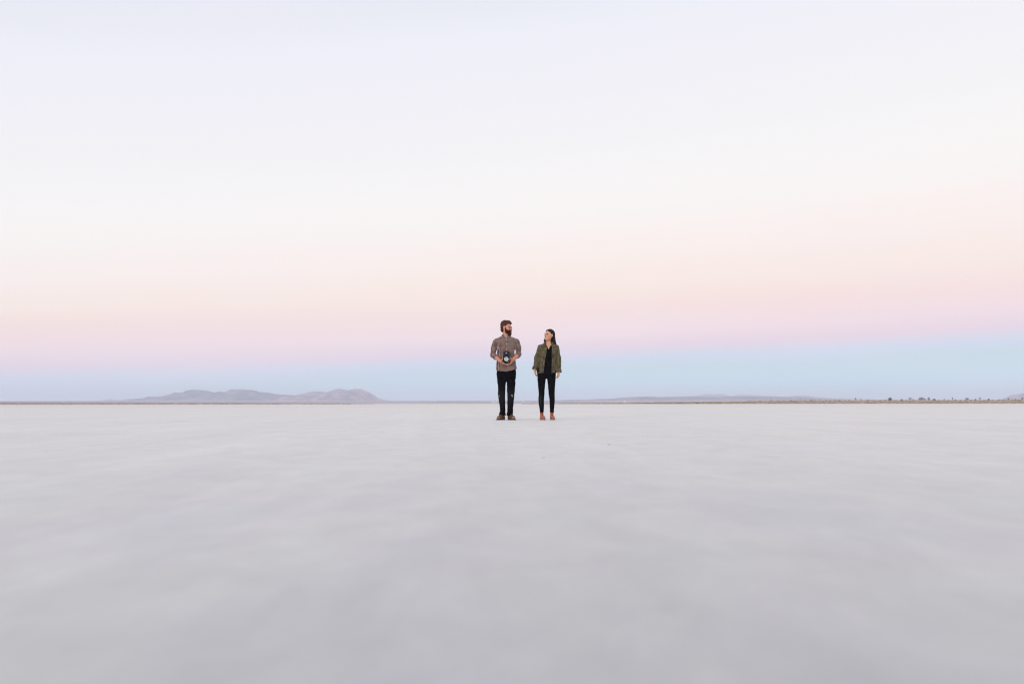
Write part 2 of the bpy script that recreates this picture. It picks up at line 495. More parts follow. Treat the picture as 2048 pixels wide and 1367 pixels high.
def man():
    v = .0048
    C = np.array([.012, -.012, 1.728]); M = head_frame(58, -3, 2)
    F = Field((-.36, -.42, .03), (.36, .22, 1.90), v)
    torso = [(.88, .005, .01, .150, .10), (.95, .0, .01, .155, .10), (1.12, -.003, .01, .150, .095), (1.26, -.006, .01, .158, .10),
             (1.40, -.002, .01, .170, .105), (1.48, 0, .012, .175, .09), (1.53, -.004, .015, .14, .07), (1.57, -.008, .015, .07, .055), (1.60, -.01, .01, .055, .052)]
    F.loft(torso, .02)
    F.cap((-.012, .020, 1.50), (-.004, .012, 1.66), .060, .055, .03)
    P = add_head(F, C, M, 1.0)
    F.loft([(.775, .004, .01, .13, .085), (.82, .003, .01, .155, .10), (.93, .0, .01, .155, .098)], .02)
    F.loft([(.06, -.07, .035, .024, .028), (.14, -.07, .03, .026, .030), (.21, -.066, .02, .036, .042), (.33, -.078, .02, .047, .052), (.45, -.088, .01, .052, .058), (.60, -.083, .01, .052, .062), (.72, -.092, .01, .058, .075), (.80, -.092, .01, .058, .08)], .02, p=2)
    F.loft([(.06, .066, .035, .024, .028), (.14, .068, .03, .026, .030), (.21, .075, .02, .036, .042), (.33, .079, .02, .047, .052), (.45, .086, .01, .052, .058), (.60, .088, .01, .056, .062), (.72, .096, .01, .060, .075), (.80, .094, .01, .058, .08)], .02, p=2)
    EL, ER = (-.250, .020, 1.222), (.234, .020, 1.232)
    WL, WR = (-.098, -.195, 1.092), (.118, -.190, 1.112)
    F.chain([(-.185, .01, 1.46), EL], [.048, .035], .015)
    F.chain([(.185, .01, 1.46), ER], [.048, .035], .015)
    for E_, W_ in ((EL, WL), (ER, WR)):
        mid = tuple(E_[i] * .68 + W_[i] * .32 for i in range(3))
        F.chain([E_, mid, W_], [.035, .041, .027], .012)
    # his right hand (photo left): palm under the camera, fingers reaching to the right
    add_hand(F, WL, (.74, -.22, -.50), (.42, 0, .9), (0, -1, .1), (8, 12, 14, 16), size=1.02, thumb=(.22, -.55, .70))
    # his left hand: palm closing on the right side and under
    add_hand(F, WR, (-.50, -.25, -.80), (-.85, 0, .45), (0, -1, .5), (30, 27, 25, 22), size=1.0, thumb=(-.30, -.45, .55))
    def cf(V):
        c = face_cols(V, C, M, 1.0, SKIN_M, (.50, .20, .17), (.09, .05, .04))
        # ruddier forearms and hands
        f = ((V[:, 2] < 1.35) & (V[:, 1] < -.02))[:, None]
        c = np.where(f, c * np.array([.98, .90, .80]), c)
        return c
    body = F.mesh('person', m_skin, None, cf, 1)
    body.location = (MX, PD, 0)
    add_eyes(body, C, M, 1.0, 8)
    tag(body, 'bearded man in checked shirt and black jeans, holding an old camera, head turned right', 'person')
    # ---- hair
    m_hair = mat_simple('brown_hair', (.030, .013, .008, 1), (.125, .056, .034, 1), 34, .7, .6, .004, (3, 1, 1), detail=5, spec=.12)
    H = Field(C - .17, C + .17, .0042)
    def Eh(c, r, k=.02, mode='add'): H.ell(C + M @ np.array(c), r, M, k, mode)
    Eh((0, .024, .050), (.087, .113, .098))
    Eh((0, .070, -.015), (.066, .052, .085), .03)                       # fuller back down to the nape
    Eh((.006, -.046, .082), (.056, .050, .040), .03)                    # swept quiff
    def cutface(X, Y, Z):
        q = np.stack([X - C[0] + 0 * (Y + Z), Y - C[1] + 0 * (X + Z), Z - C[2] + 0 * (X + Y)], -1) @ M
        x, y, z = q[..., 0], q[..., 1], q[..., 2]
        line = np.interp(y, [-.12, -.075, -.045, -.018, .0, .034, .044, .15], [.082, .078, .062, .020, .028, .028, -.088, -.10])
        return (line - z) * -.7
    H.fun(lambda X, Y, Z: cutface(X, Y, Z), k=.008, mode='cut')
    H.disp(lambda X, Y, Z: .0032 * np.sin(90 * (X * .8 + Z * 1.2) + 3 * np.sin(18 * Y)) + .0034 * np.sin(41 * (Z + Y * .4 - X)))
    hair = H.mesh('hair', m_hair, body, None, 0)
    m_beard = mat_simple('dark_beard', (.022, .009, .007, 1), (.070, .028, .018, 1), 60, .75, .8, .004, detail=5, spec=.12)
    B = Field(C - .17, C + .16, .0042)
    def Eb(c, r, k=.02, mode='add'): B.ell(C + M @ np.array(c), r, M, k, mode)
    Eb((0, -.030, -.062), (.070, .070, .058))
    Eb((0, -.072, -.112), (.038, .036, .044))
    Eb((0, -.090, -.046), (.030, .016, .008), .008)
    for sx in (-1, 1): Eb((sx * .062, -.020, -.035), (.011, .014, .042), .012)
    Eb((0, -.110, -.064), (.017, .022, .0075), .003, 'cut')
    def cutb(X, Y, Z):
        q = np.stack([X - C[0] + 0 * (Y + Z), Y - C[1] + 0 * (X + Z), Z - C[2] + 0 * (X + Y)], -1) @ M
        x, y, z = np.abs(q[..., 0]), q[..., 1], q[..., 2]
        line = np.interp(y, [-.12, -.088, -.070, -.036, -.018], [-.040, -.040, -.046, -.038, .018])
        return np.maximum(z - line, y + .002) * -1
    B.fun(cutb, k=.006, mode='cut')
    B.disp(lambda X, Y, Z: .003 * np.sin(120 * (X + .4 * Y)) * np.sin(110 * (Y - X * .3)) + .002 * np.sin(160 * Z + 60 * X))
    B.mesh('beard', m_beard, body, None, 0)
    # ---- shirt
    m, nt, b = newmat('checked_shirt')
    v_ = objco(nt, (1, 1, 1))
    nz = N(nt, 'ShaderNodeTexNoise'); nz.inputs['Scale'].default_value = 5; nt.links.new(v_, nz.inputs['Vector'])
    vv = nt.nodes.new('ShaderNodeVectorMath'); vv.operation = 'MULTIPLY_ADD'
    nt.links.new(nz.outputs['Color'], vv.inputs[0]); vv.inputs[1].default_value = (.03, .03, .03); nt.links.new(v_, vv.inputs[2])
    sx = N(nt, 'ShaderNodeSeparateXYZ'); nt.links.new(vv.outputs[0], sx.inputs[0])
    per = .0207
    ax = math_(nt, 'ADD', sx.outputs[0], math_(nt, 'MULTIPLY', sx.outputs[1], .6))
    bx = math_(nt, 'FRACT', math_(nt, 'DIVIDE', ax, per))
    bz = math_(nt, 'FRACT', math_(nt, 'DIVIDE', sx.outputs[2], per))
    gx = math_(nt, 'LESS_THAN', bx, .42); gz = math_(nt, 'LESS_THAN', bz, .42)
    sm = math_(nt, 'MULTIPLY', math_(nt, 'ADD', gx, gz), .5)
    c1 = ramp(nt, sm, [(0.0, (.44, .335, .285, 1)), (.5, (.145, .088, .080, 1)), (1.0, (.030, .012, .014, 1))])
    f = noise_(nt, v_, 9, 3)
    g = ramp(nt, f, [(.35, (.78, .74, .74, 1)), (.65, (1.12, 1.12, 1.12, 1))])
    cc = mixc(nt, 1.0, c1, g, 'MULTIPLY')
    nt.links.new(cc, b.inputs['Base Color']); b.inputs['Roughness'].default_value = .9
    b.inputs['Specular IOR Level'].default_value = .2; b.inputs['Sheen Weight'].default_value = .15
    bump(nt, b, noise_(nt, v_, 26, 4), .5, .006)
    m_shirt = m
    S = Field((-.36, -.26, .88), (.36, .22, 1.64), v)
    st = [(.895, .010, .0, .196, .132), (.935, .009, .0, .196, .130), (1.02, .002, .0, .186, .124), (1.12, -.003, .0, .174, .118), (1.24, -.009, .002, .160, .116), (1.30, -.008, .003, .165, .118),
          (1.40, -.002, .006, .186, .124), (1.46, 0, .010, .196, .112), (1.505, -.002, .012, .178, .092), (1.54, -.006, .014, .126, .078), (1.572, -.010, .014, .078, .068), (1.585, -.01, .012, .066, .062)]
    S.loft(st, .02, p=2.4)
    S.cap((-.05, .014, 1.525), (-.182, .010, 1.468), .050, .060, .03); S.cap((.04, .014, 1.525), (.180, .010, 1.468), .050, .060, .03)
    S.chain([(-.190, .01, 1.462), (-.230, .012, 1.36), EL], [.062, .056, .049], .012)
    S.chain([(.188, .01, 1.462), (.226, .012, 1.36), ER], [.062, .056, .048], .012)
    def lerp3(a, b_, t): return tuple(a[i] * (1 - t) + b_[i] * t for i in range(3))
    cl0, cl1 = lerp3(EL, WL, .30), lerp3(EL, WL, .44)
    cr0, cr1 = lerp3(ER, WR, .12), lerp3(ER, WR, .28)
    S.cap(EL, cl0, .051, .050, .02); S.cap(ER, cr0, .050, .050, .02)
    # hem: shirt tails dip front centre
    def hem(X, Y, Z):
        zl = .905 + .030 * np.clip(np.abs(X - .0) / .19, 0, 1) ** 2 + .02 * np.clip(X / .19, 0, 1)
        return Z - zl + 0 * Y
    S.fun(hem, (-.36, -.26, .87), (.36, .22, 1.0), .004, 'cut')
    # open collar notch
    def notch(X, Y, Z):
        hw = (Z - 1.530) * .62
        return np.maximum(np.maximum(np.abs(X + .006) - hw, Y - .0), 1.525 - Z)
    S.fun(notch, (-.1, -.2, 1.5), (.1, .05, 1.64), .004, 'cut')
    # placket seam and folds
    S.disp(lambda X, Y, Z: .0022 * wr(X, Y, Z, 24) + .0022 * wr(X, Y, Z, 58, 1) + .0035 * np.exp(-((Z - 1.23) / .07) ** 2) * np.clip(np.abs(X) * 8 - 1.2, 0, 1) * np.sin(95 * (Z - np.abs(X) * .5)))
    shirt = S.mesh('shirt', m_shirt, body, None, 1)
    shirt['label'] = 'brown and cream small-checked button shirt with rolled sleeves'
    for a_, b_, rr in ((lerp3(EL, WL, .24), cl1, .054), (cr0, lerp3(ER, WR, .30), .056)):
        K = Field(np.minimum(a_, b_) - .1, np.maximum(a_, b_) + .1, .0045)
        K.cap(a_, b_, rr, rr * .95, .0, flat=True)
        a2 = lerp3(a_, b_, .5); b2 = lerp3(a_, b_, 1.5)
        K.cap(a2, b2, rr - .012, rr - .012, .003, 'cut', flat=True)
        K.disp(lambda X, Y, Z: .003 * wr(X, Y, Z, 60))
        K.mesh('cuff', m_shirt, shirt, None, 1)
    # collar: two leaves
    K = Field((-.14, -.16, 1.50), (.14, .12, 1.66), .0042)
    K.loft([(1.555, -.010, .010, .082, .076), (1.585, -.010, .012, .076, .070), (1.612, -.008, .014, .070, .066)], .0)
    K.loft([(1.50, -.010, .012, .066, .060), (1.585, -.010, .012, .063, .058), (1.66, -.008, .014, .062, .058)], .003, 'cut')
    for sx_ in (-1, 1):
        K.cap((-.008 + sx_ * .062, -.040, 1.595), (-.008 + sx_ * .050, -.088, 1.540), .013, .006, .01)
    def vn(X, Y, Z):
        return np.maximum(np.abs(X + .008) - (.018 + (Z - 1.53) * .30), Y - .0)
    K.fun(vn, k=.003, mode='cut')
    K.mesh('collar', m_shirt, shirt, None, 1)
    m_btn = mat_simple('shell_button', (.62, .58, .50, 1), (.8, .76, .7, 1), 60, .35)
    for z_ in (1.500, 1.418, 1.328):
        mb = MB()
        n = 10
        yy = -.1245 if z_ < 1.45 else -.112
        ringf = [(.004 + .0085 * math.cos(2 * math.pi * i / n), yy - .006, z_ + .0085 * math.sin(2 * math.pi * i / n)) for i in range(n)]
        ringb = [(p[0], yy + .012, p[2]) for p in ringf]
        mb.add(ringf + ringb, [tuple(range(n))] + [(i, i + n, (i + 1) % n + n, (i + 1) % n) for i in range(n)])
        mb.build('button', m_btn, shirt)
    # ---- jeans
    m_jean = mat_vcol('black_denim', .95, 90, .25, bstr=.25, bdist=.003, spec=.06)
    J = Field((-.24, -.20, .07), (.26, .20, 1.00), v)
    J.loft([(.715, .004, .01, .150, .085), (.76, .004, .01, .170, .105), (.80, .004, .01, .180, .120), (.86, .004, .008, .184, .122), (.92, .004, .006, .180, .116), (.97, .002, .006, .170, .106)], .03, p=2.3)
    lL = [(.085, -.070, .025, .062, .072), (.115, -.073, .024, .062, .070), (.16, -.068, .022, .052, .062), (.21, -.066, .02, .052, .060), (.33, -.077, .018, .058, .068), (.45, -.088, .010, .066, .072),
          (.60, -.084, .008, .070, .082), (.70, -.086, .008, .080, .098), (.76, -.088, .008, .074, .092)]
    lR = [(.080, .066, .025, .058, .072), (.115, .067, .024, .060, .070), (.16, .073, .022, .054, .062), (.21, .075, .02, .055, .060), (.33, .079, .018, .061, .068), (.45, .086, .010, .066, .072),
          (.60, .089, .008, .075, .082), (.70, .093, .008, .083, .098), (.76, .092, .008, .074, .092)]
    J.loft(lL, .022, p=2.1); J.loft(lR, .007, p=2.1)
    J.disp(lambda X, Y, Z: .0024 * wr(X, Y, Z, 26, 2) + .004 * np.exp(-((Z - .15) / .07) ** 2) * np.sin(170 * Z + 30 * X))
    def cj(V):
        base = np.array([.0065, .0065, .0085])
        c = np.repeat(base[None, :], len(V), 0)
        wear = np.exp(-((V[:, 2] - .42) / .15) ** 2) * (V[:, 1] < -.02) * .010
        c = c + wear[:, None]
        for (px_, pz_, rx_, rz_, colr) in ((.106, .462, .018, .017, (.22, .20, .17)), (.120, .437, .009, .012, (.22, .2, .18)), (-.136, .452, .013, .024, (.17, .15, .12)), (-.088, .245, .03, .004, (.05, .05, .06))):
            mm = (((V[:, 0] - px_) / rx_) ** 2 + ((V[:, 2] - pz_) / rz_) ** 2 < 1) & (V[:, 1] < 0)
            c[mm] = colr
        return c
    jeans = J.mesh('jeans', m_jean, body, cj, 1)
    jeans['label'] = 'black jeans with worn pale rips at the knees'
    m_shoe = mat_vcol('brown_suede', .8, 50, .2, bstr=.3)
    m_sole = mat_simple('dark_rubber_sole', (.03, .022, .018, 1), (.06, .045, .035, 1), 30, .8)
    bc = (.115, .048, .018)
    shoe('shoe', (-.056, .075), (-.150, -.150), .140, .098, (m_shoe, bc), m_sole, body, tip=.55)
    shoe('shoe', (.058, .075), (.142, -.150), .140, .098, (m_shoe, bc), m_sole, body, tip=.75)
    return body

def held_camera():
    root = empty('camera', (MX + .004, PD - .215, 1.062))
    tag(root, 'black boxy vintage film camera with silver lens, held by the bearded man', 'camera')
    blk = mat_simple('black_leatherette', (.006, .006, .008, 1), (.014, .014, .016, 1), 260, .6, .4, .001, spec=.12)
    navy = mat_simple('dark_blue_black_metal', (.010, .014, .026, 1), (.016, .020, .036, 1), 12, .5, metal=.0, spec=.2)
    chrome = mat_simple('chrome', (.55, .58, .60, 1), (.72, .74, .76, 1), 20, .22, metal=1.0)
    silv = mat_simple('silver_lens_face', (.33, .40, .41, 1), (.50, .57, .58, 1), 30, .35, metal=.35)
    glass = mat_simple('lens_glass', (.25, .33, .33, 1), (.55, .64, .62, 1), 14, .08, spec=.9)
    b = MB(); b.box((0, 0, .062), (.112, .105, .118), bevel=.008)
    b.box((0, -.002, .006), (.092, .085, .012), bevel=.003)
    bd = b.build('camera_body', blk, root)
    t = MB(); t.box((0, -.0535, .118), (.108, .003, .006)); t.build('trim', navy, bd)
    t = MB(); t.box((0, -.0535, .008), (.108, .003, .005)); t.build('trim', navy, bd)
    h = MB()
    for (c, s) in (((0, -.044, .1665), (.108, .004, .090)), ((0, .044, .1665), (.108, .004, .090)), ((-.052, 0, .1665), (.004, .0835, .090)), ((.052, 0, .1665), (.004, .0835, .090))):
        h.box(c, s, bevel=.0015)
    h.box((0, 0, .1235), (.099, .083, .004))
    hd = h.build('viewfinder_hood', navy, root); hd['label'] = 'open dark blue-black waist-level finder hood'
    e = MB(); n = 12
    r1 = [(.014 * math.cos(2 * math.pi * i / n), -.0475, .180 + .006 * math.sin(2 * math.pi * i / n)) for i in range(n)]
    r2 = [(p[0], -.0462, p[2]) for p in r1]
    e.add(r1 + r2, [tuple(range(n))] + [(i, i + n, (i + 1) % n + n, (i + 1) % n) for i in range(n)])
    e.build('emblem', chrome, hd)
    def lathe(name, mat, prof, z0, parent, n=28):
        m = MB(); v = []; f = []
        for (y, r) in prof:
            v += [(r * math.cos(2 * math.pi * i / n), y, z0 + r * math.sin(2 * math.pi * i / n)) for i in range(n)]
        for k in range(len(prof) - 1):
            for i in range(n):
                j = (i + 1) % n
                f.append((k * n + i, (k + 1) * n + i, (k + 1) * n + j, k * n + j))
        f.append(tuple(range((len(prof) - 1) * n, len(prof) * n)))
        m.add(v, f)
        return m.build(name, mat, parent, False)
    lz = .066
    ln = lathe('lens', blk, [(-.0527, .052), (-.066, .051), (-.070, .046), (-.088, .0455), (-.092, .0435), (-.092, .042)], lz, root)
    lathe('lens_ring', silv, [(-.0922, .0415), (-.0955, .041), (-.0962, .036), (-.0950, .028), (-.0930, .0265), (-.0925, .020)], lz, ln)
    lathe('lens_glass', glass, [(-.0928, .0195), (-.0948, .015), (-.0962, .008), (-.0966, .003)], lz, ln)
    k = MB(); k.tube([(.056, 0, .06), (.064, 0, .06)], .014, 12); k.tube([(.064, 0, .06), (.067, -.012, .064)], .004, 6)
    k.build('winding_knob', chrome, root)
    for sx_ in (-1, 1):
        l = MB(); l.tube([(sx_ * .0555, -.02, .108), (sx_ * .061, -.02, .109)], .004, 8); l.build('strap_lug', chrome, root)
    s = MB(); s.tube([(.034, -.053, .018), (.034, -.058, .018)], .006, 10); s.build('shutter_button', chrome, root)
    return root

# ================================================================== THE WOMAN
WX = (1094 - 1024) / F_PX * 18.69
def woman():
    v = .0048
    C = np.array([.040, -.018, 1.585]); M = head_frame(-50, 9, -3)
    hs = .93
    F = Field((-.33, -.22, .03), (.33, .20, 1.74), v)
    to = [(.84, -.01, .01, .140, .09), (.90, -.01, .01, .145, .095), (1.0, .0, .01, .125, .085), (1.12, .008, .01, .118, .080), (1.25, .016, .006, .138, .095),
          (1.33, .02, .008, .145, .09), (1.385, .022, .012, .150, .07), (1.42, .022, .014, .10, .055), (1.45, .024, .014, .05, .046)]
    F.loft(to, .02)
    F.cap((.022, .018, 1.38), (.034, .006, 1.53), .046, .044, .03)
    add_head(F, C, M, hs, True)
    # collar bones
    F.cap((.02, -.045, 1.395), (.10, -.035, 1.41), .008, .008, .02); F.cap((.02, -.045, 1.395), (-.07, -.035, 1.41), .008, .008, .02)
    for lg in ([(.05, -.100, .03, .020, .024), (.17, -.098, .025, .022, .028), (.37, -.109, .02, .042, .047), (.487, -.101, .01, .044, .050), (.68, -.102, .01, .052, .062), (.80, -.102, .01, .058, .07), (.86, -.10, .01, .05, .07)],
               [(.05, .092, .03, .020, .024), (.17, .094, .025, .022, .028), (.37, .098, .02, .040, .047), (.487, .088, .01, .044, .050), (.68, .087, .01, .054, .062), (.80, .088, .01, .058, .07), (.86, .085, .01, .05, .07)]):
        F.loft(lg, .02, p=2)
    F.loft([(.825, -.01, .01, .12, .08), (.88, -.01, .01, .14, .09)], .02)
    SL, SR = (-.118, .015, 1.375), (.165, .015, 1.372)
    EL, ER = (-.184, .020, 1.160), (.212, .020, 1.155)
    WL, WR = (-.226, -.030, .945), (.216, -.035, .905)
    F.chain([SL, EL, WL], [.040, .033, .022], .015); F.chain([SR, ER, WR], [.040, .033, .022], .015)
    add_hand(F, WL, (.04, -.10, -1), (1, -.25, 0), (-.25, -1, 0), (14, 20, 26, 30), spread=.004, size=.90, thumb=(.25, -.45, -.9))
    add_hand(F, WR, (-.02, -.10, -1), (-1, -.45, 0), (.35, -1, 0), (20, 26, 30, 34), spread=.004, size=.90, thumb=(-.35, -.45, -.85))
    def cf(V):
        c = face_cols(V, C, M, hs, SKIN_W, (.52, .22, .17), (.05, .03, .025))
        return c
    body = F.mesh('person', m_skin, None, cf, 1)
    body.location = (WX, PD, 0)
    add_eyes(body, C, M, hs, -8)
    tag(body, 'dark-haired woman in olive green jacket and orange boots, face turned up toward the man', 'person')
    # hair
    m_hair = mat_simple('black_hair', (.004, .003, .004, 1), (.022, .015, .016, 1), 26, .5, .6, .004, (4, 4, 1), detail=5, spec=.18)
    H = Field((-.16, -.17, 1.34), (.26, .22, 1.75), .0045)
    def Eh(c, r, k=.02, mode='add', M2=None): H.ell(C + hs * (M @ np.array(c)), np.array(r) * hs, M if M2 is None else M2, k, mode)
    Eh((0, .024, .044), (.087, .110, .090))
    Eh((0, .068, -.02), (.078, .054, .10), .03)
    def cutface(X, Y, Z):
        q = np.stack([X - C[0] + 0 * (Y + Z), Y - C[1] + 0 * (X + Z), Z - C[2] + 0 * (X + Y)], -1) @ M / hs
        x, y, z = np.abs(q[..., 0]), q[..., 1], q[..., 2]
        line = np.interp(y, [-.12, -.085, -.060, -.030, -.005, .028, .038, .3], [.092, .090, .078, .040, .020, .016, -.20, -.20]) 
        return (line - z) * -.7
    H.fun(lambda X, Y, Z: cutface(X, Y, Z), k=.006, mode='cut')
    # long lengths falling behind the ears onto the shoulders
    H.chain([(.090, .035, 1.60), (.112, .040, 1.53), (.130, .036, 1.46), (.165, .015, 1.415)], [.042, .042, .036, .018], .02)
    H.chain([(.070, .065, 1.60), (.072, .080, 1.50), (.06, .085, 1.40)], [.060, .060, .040], .03)
    H.chain([(.020, .055, 1.58), (-.030, .045, 1.49), (-.052, .030, 1.435)], [.045, .026, .010], .02)
    H.disp(lambda X, Y, Z: .0024 * np.sin(130 * (X + .6 * Y)) + .0018 * np.sin(75 * (X - Y) + 14 * Z))
    hair = H.mesh('hair', m_hair, body, None, 0)
    hair['label'] = 'long straight black hair tucked behind the ear'
    # black top
    m_top = mat_simple('black_cotton', (.005, .005, .006, 1), (.010, .010, .012, 1), 20, .95, .4, .004, spec=.06)
    T = Field((-.22, -.18, .84), (.24, .18, 1.46), v)
    tp = [(.845, -.012, .008, .150, .104), (.90, -.010, .008, .150, .104), (1.0, .0, .008, .135, .096), (1.12, .008, .006, .128, .090), (1.25, .016, .003, .148, .106),
          (1.33, .02, .006, .155, .100), (1.385, .022, .012, .158, .078), (1.42, .022, .014, .108, .062), (1.445, .024, .014, .062, .055)]
    T.loft(tp, .02)
    T.fun(lambda X, Y, Z: np.maximum(np.maximum(np.abs(X - .028) - (Z - 1.322) * .52, Y - .01), 1.31 - Z), (-.15, -.2, 1.28), (.2, .2, 1.47), .006, 'cut')
    T.disp(lambda X, Y, Z: .003 * wr(X, Y, Z, 32, 4))
    T.mesh('top', m_top, body, None, 1)
    # jacket
    m_jk = mat_simple('olive_canvas', (.062, .050, .032, 1), (.165, .142, .086, 1), 24, .95, .6, .005, (1.3, 1, .5), detail=6, spec=.12)
    J = Field((-.34, -.22, .86), (.34, .20, 1.50), v)
    jp = [(.875, -.010, .006, .186, .128), (.90, -.010, .006, .188, .128), (1.0, -.003, .006, .170, .118), (1.12, .008, .004, .160, .110), (1.25, .018, .002, .176, .124),
          (1.33, .022, .006, .184, .118), (1.375, .024, .010, .172, .100), (1.405, .024, .013, .150, .082), (1.435, .026, .014, .092, .070), (1.455, .028, .014, .070, .062)]
    J.loft(jp, .02, p=2.4)
    J.chain([(-.120, .012, 1.352), EL], [.060, .052], .03); J.chain([(.168, .012, 1.350), ER], [.060, .051], .03)
    J.cap(EL, WL, .054, .045, .02); J.cap(ER, (.216, -.028, .93), .053, .045, .02)
    J.cap((-.226, -.035, .975), (-.232, -.045, .86), .09, .09, .003, 'cut', flat=True)
    J.cap((.216, -.03, .925), (.218, -.045, .80), .09, .09, .003, 'cut', flat=True)
    def opening(X, Y, Z):
        zl = np.array([.80, .89, 1.12, 1.34, 1.38, 1.50])
        le = np.interp(Z.ravel(), zl, [-.075, -.066, -.034, -.004, -.010, -.020])[None, None, :]
        ri = np.interp(Z.ravel(), zl, [.078, .079, .086, .092, .086, .080])[None, None, :]
        return np.maximum(np.maximum(le - X, X - ri), Y + .02)
    J.fun(opening, k=.006, mode='cut')
    # hollow the neck so throat and hair show
    J.loft([(1.36, .026, .0, .05, .05), (1.40, .026, .0, .052, .056), (1.50, .03, .0, .066, .062)], .004, 'cut')
    # pocket welt and seams pressed into the cloth
    J.cap((-.128, -.125, 1.300), (-.048, -.130, 1.318), .007, .007, .004, 'cut')
    J.cap((-.088, -.128, 1.285), (-.090, -.128, 1.19), .005, .004, .004, 'cut')
    J.cap((.122, -.125, 1.315), (.126, -.125, .90), .006, .006, .003, 'cut')
    J.cap((-.040, -.128, 1.30), (-.088, -.128, .90), .005, .005, .003, 'cut')
    J.cap((-.150, -.07, 1.36), (-.152, -.09, 1.16), .007, .006, .004, 'cut')
    J.cap((.186, -.07, 1.36), (.176, -.09, 1.14), .007, .006, .004, 'cut')
    J.disp(lambda X, Y, Z: .0022 * wr(X, Y, Z, 25, 5) + .0030 * wr(X, Y * .5, Z * .55, 62, 3) + .0022 * np.exp(-((Z - 1.10) / .12) ** 2) * np.sin(70 * Z + 35 * X) + .0022 * np.sin(55 * X + 9 * Z))
    jk = J.mesh('jacket', m_jk, body, None, 1)
    jk['label'] = 'open olive green canvas jacket with turned-back cuffs'
    K = Field((-.12, -.18, 1.33), (.20, .12, 1.52), .0045)
    K.loft([(1.405, .026, .012, .100, .082), (1.44, .028, .012, .088, .076), (1.478, .032, .014, .080, .072)], .0)
    K.loft([(1.38, .026, .010, .060, .058), (1.43, .028, .010, .066, .060), (1.52, .032, .012, .072, .064)], .003, 'cut')
    MA = np.array(Matrix.Rotation(R(-24), 3, 'Z') @ Matrix.Rotation(R(-34), 3, 'X') @ Matrix.Rotation(R(16), 3, 'Y'))
    MB_ = np.array(Matrix.Rotation(R(30), 3, 'Z') @ Matrix.Rotation(R(-34), 3, 'X') @ Matrix.Rotation(R(-14), 3, 'Y'))
    K.rbox((-.050, -.082, 1.405), (.052, .012, .105), MA, .005, .010)
    K.rbox((.118, -.072, 1.405), (.060, .012, .095), MB_, .005, .010)
    def op2(X, Y, Z):
        return np.maximum(np.maximum(np.abs(X - .030) - (.052 + (Z - 1.38) * .25), Y + .0), -9)
    K.fun(op2, k=.004, mode='cut')
    K.mesh('collar', m_jk, jk, None, 1)
    for (a_, b_, r0, r1) in (((-.218, -.022, .995), (-.230, -.036, .945), .052, .058), ((.2155, -.024, .955), (.2185, -.036, .893), .051, .056)):
        Q = Field(np.minimum(a_, b_) - .1, np.maximum(a_, b_) + .1, .0045)
        Q.cap(a_, b_, r0, r1, .0, flat=True)
        ab = np.array(b_) - np.array(a_)
        Q.cap(np.array(a_) + ab * .35, np.array(b_) + ab, r0 - .016, r1 - .010, .003, 'cut', flat=True)
        Q.disp(lambda X, Y, Z: .004 * wr(X, Y, Z, 55, 6))
        Q.mesh('cuff', m_jk, jk, None, 1)
    pk = MB(); pk.box((-.088, -.1235, 1.318), (.082, .006, .020), Matrix.Rotation(R(-10), 3, 'Y'), .002)
    pk.build('pocket_flap', m_jk, jk)
    # jeans
    m_jean = mat_vcol('black_stretch_denim', .9, 80, .25, bstr=.2, bdist=.002, spec=.06)
    G = Field((-.24, -.17, .12), (.24, .17, .96), v)
    G.loft([(.775, -.008, .01, .150, .085), (.80, -.008, .01, .172, .100), (.84, -.010, .008, .178, .108), (.90, -.010, .006, .168, .104), (.945, -.008, .006, .150, .095)], .016, p=2.5)
    G.loft([(.140, -.098, .022, .037, .043), (.20, -.098, .022, .040, .045), (.28, -.104, .022, .048, .052), (.37, -.109, .018, .053, .056), (.487, -.101, .010, .055, .060), (.58, -.102, .008, .060, .068),
            (.68, -.102, .008, .068, .080), (.79, -.100, .008, .082, .096)], .010, p=2.1)
    G.loft([(.140, .094, .022, .037, .043), (.20, .094, .022, .040, .045), (.28, .097, .022, .046, .052), (.37, .098, .018, .051, .056), (.487, .088, .010, .056, .060), (.58, .086, .008, .063, .068),
            (.68, .085, .008, .071, .080), (.79, .084, .008, .083, .096)], .010, p=2.1)
    G.disp(lambda X, Y, Z: .0014 * wr(X, Y, Z, 30, 2) + .003 * np.exp(-((Z - .17) / .05) ** 2) * np.sin(190 * Z + 20 * X))
    def cj(V):
        c = np.repeat(np.array([[.0075, .0075, .0095]]), len(V), 0)
        sh = (np.exp(-(((V[:, 0] + .125) / .022) ** 2 + ((V[:, 2] - .37) / .10) ** 2)) * (V[:, 1] < 0)) * .022
        return c + sh[:, None] * np.array([[1, 1, 1.15]])
    G.mesh('jeans', m_jean, body, cj, 1)
    m_boot = mat_vcol('orange_brown_leather', .45, 40, .18, bstr=.2, spec=.5)
    m_sole = mat_simple('tan_sole', (.22, .14, .09, 1), (.36, .25, .18, 1), 30, .8)
    bc = (.38, .072, .013)
    shoe('boot', (-.104, .070), (-.064, -.145), .172, .078, (m_boot, bc), m_sole, body, True, tip=.45)
    shoe('boot', (.088, .070), (.112, -.145), .172, .078, (m_boot, bc), m_sole, body, True, tip=.45)
    return body

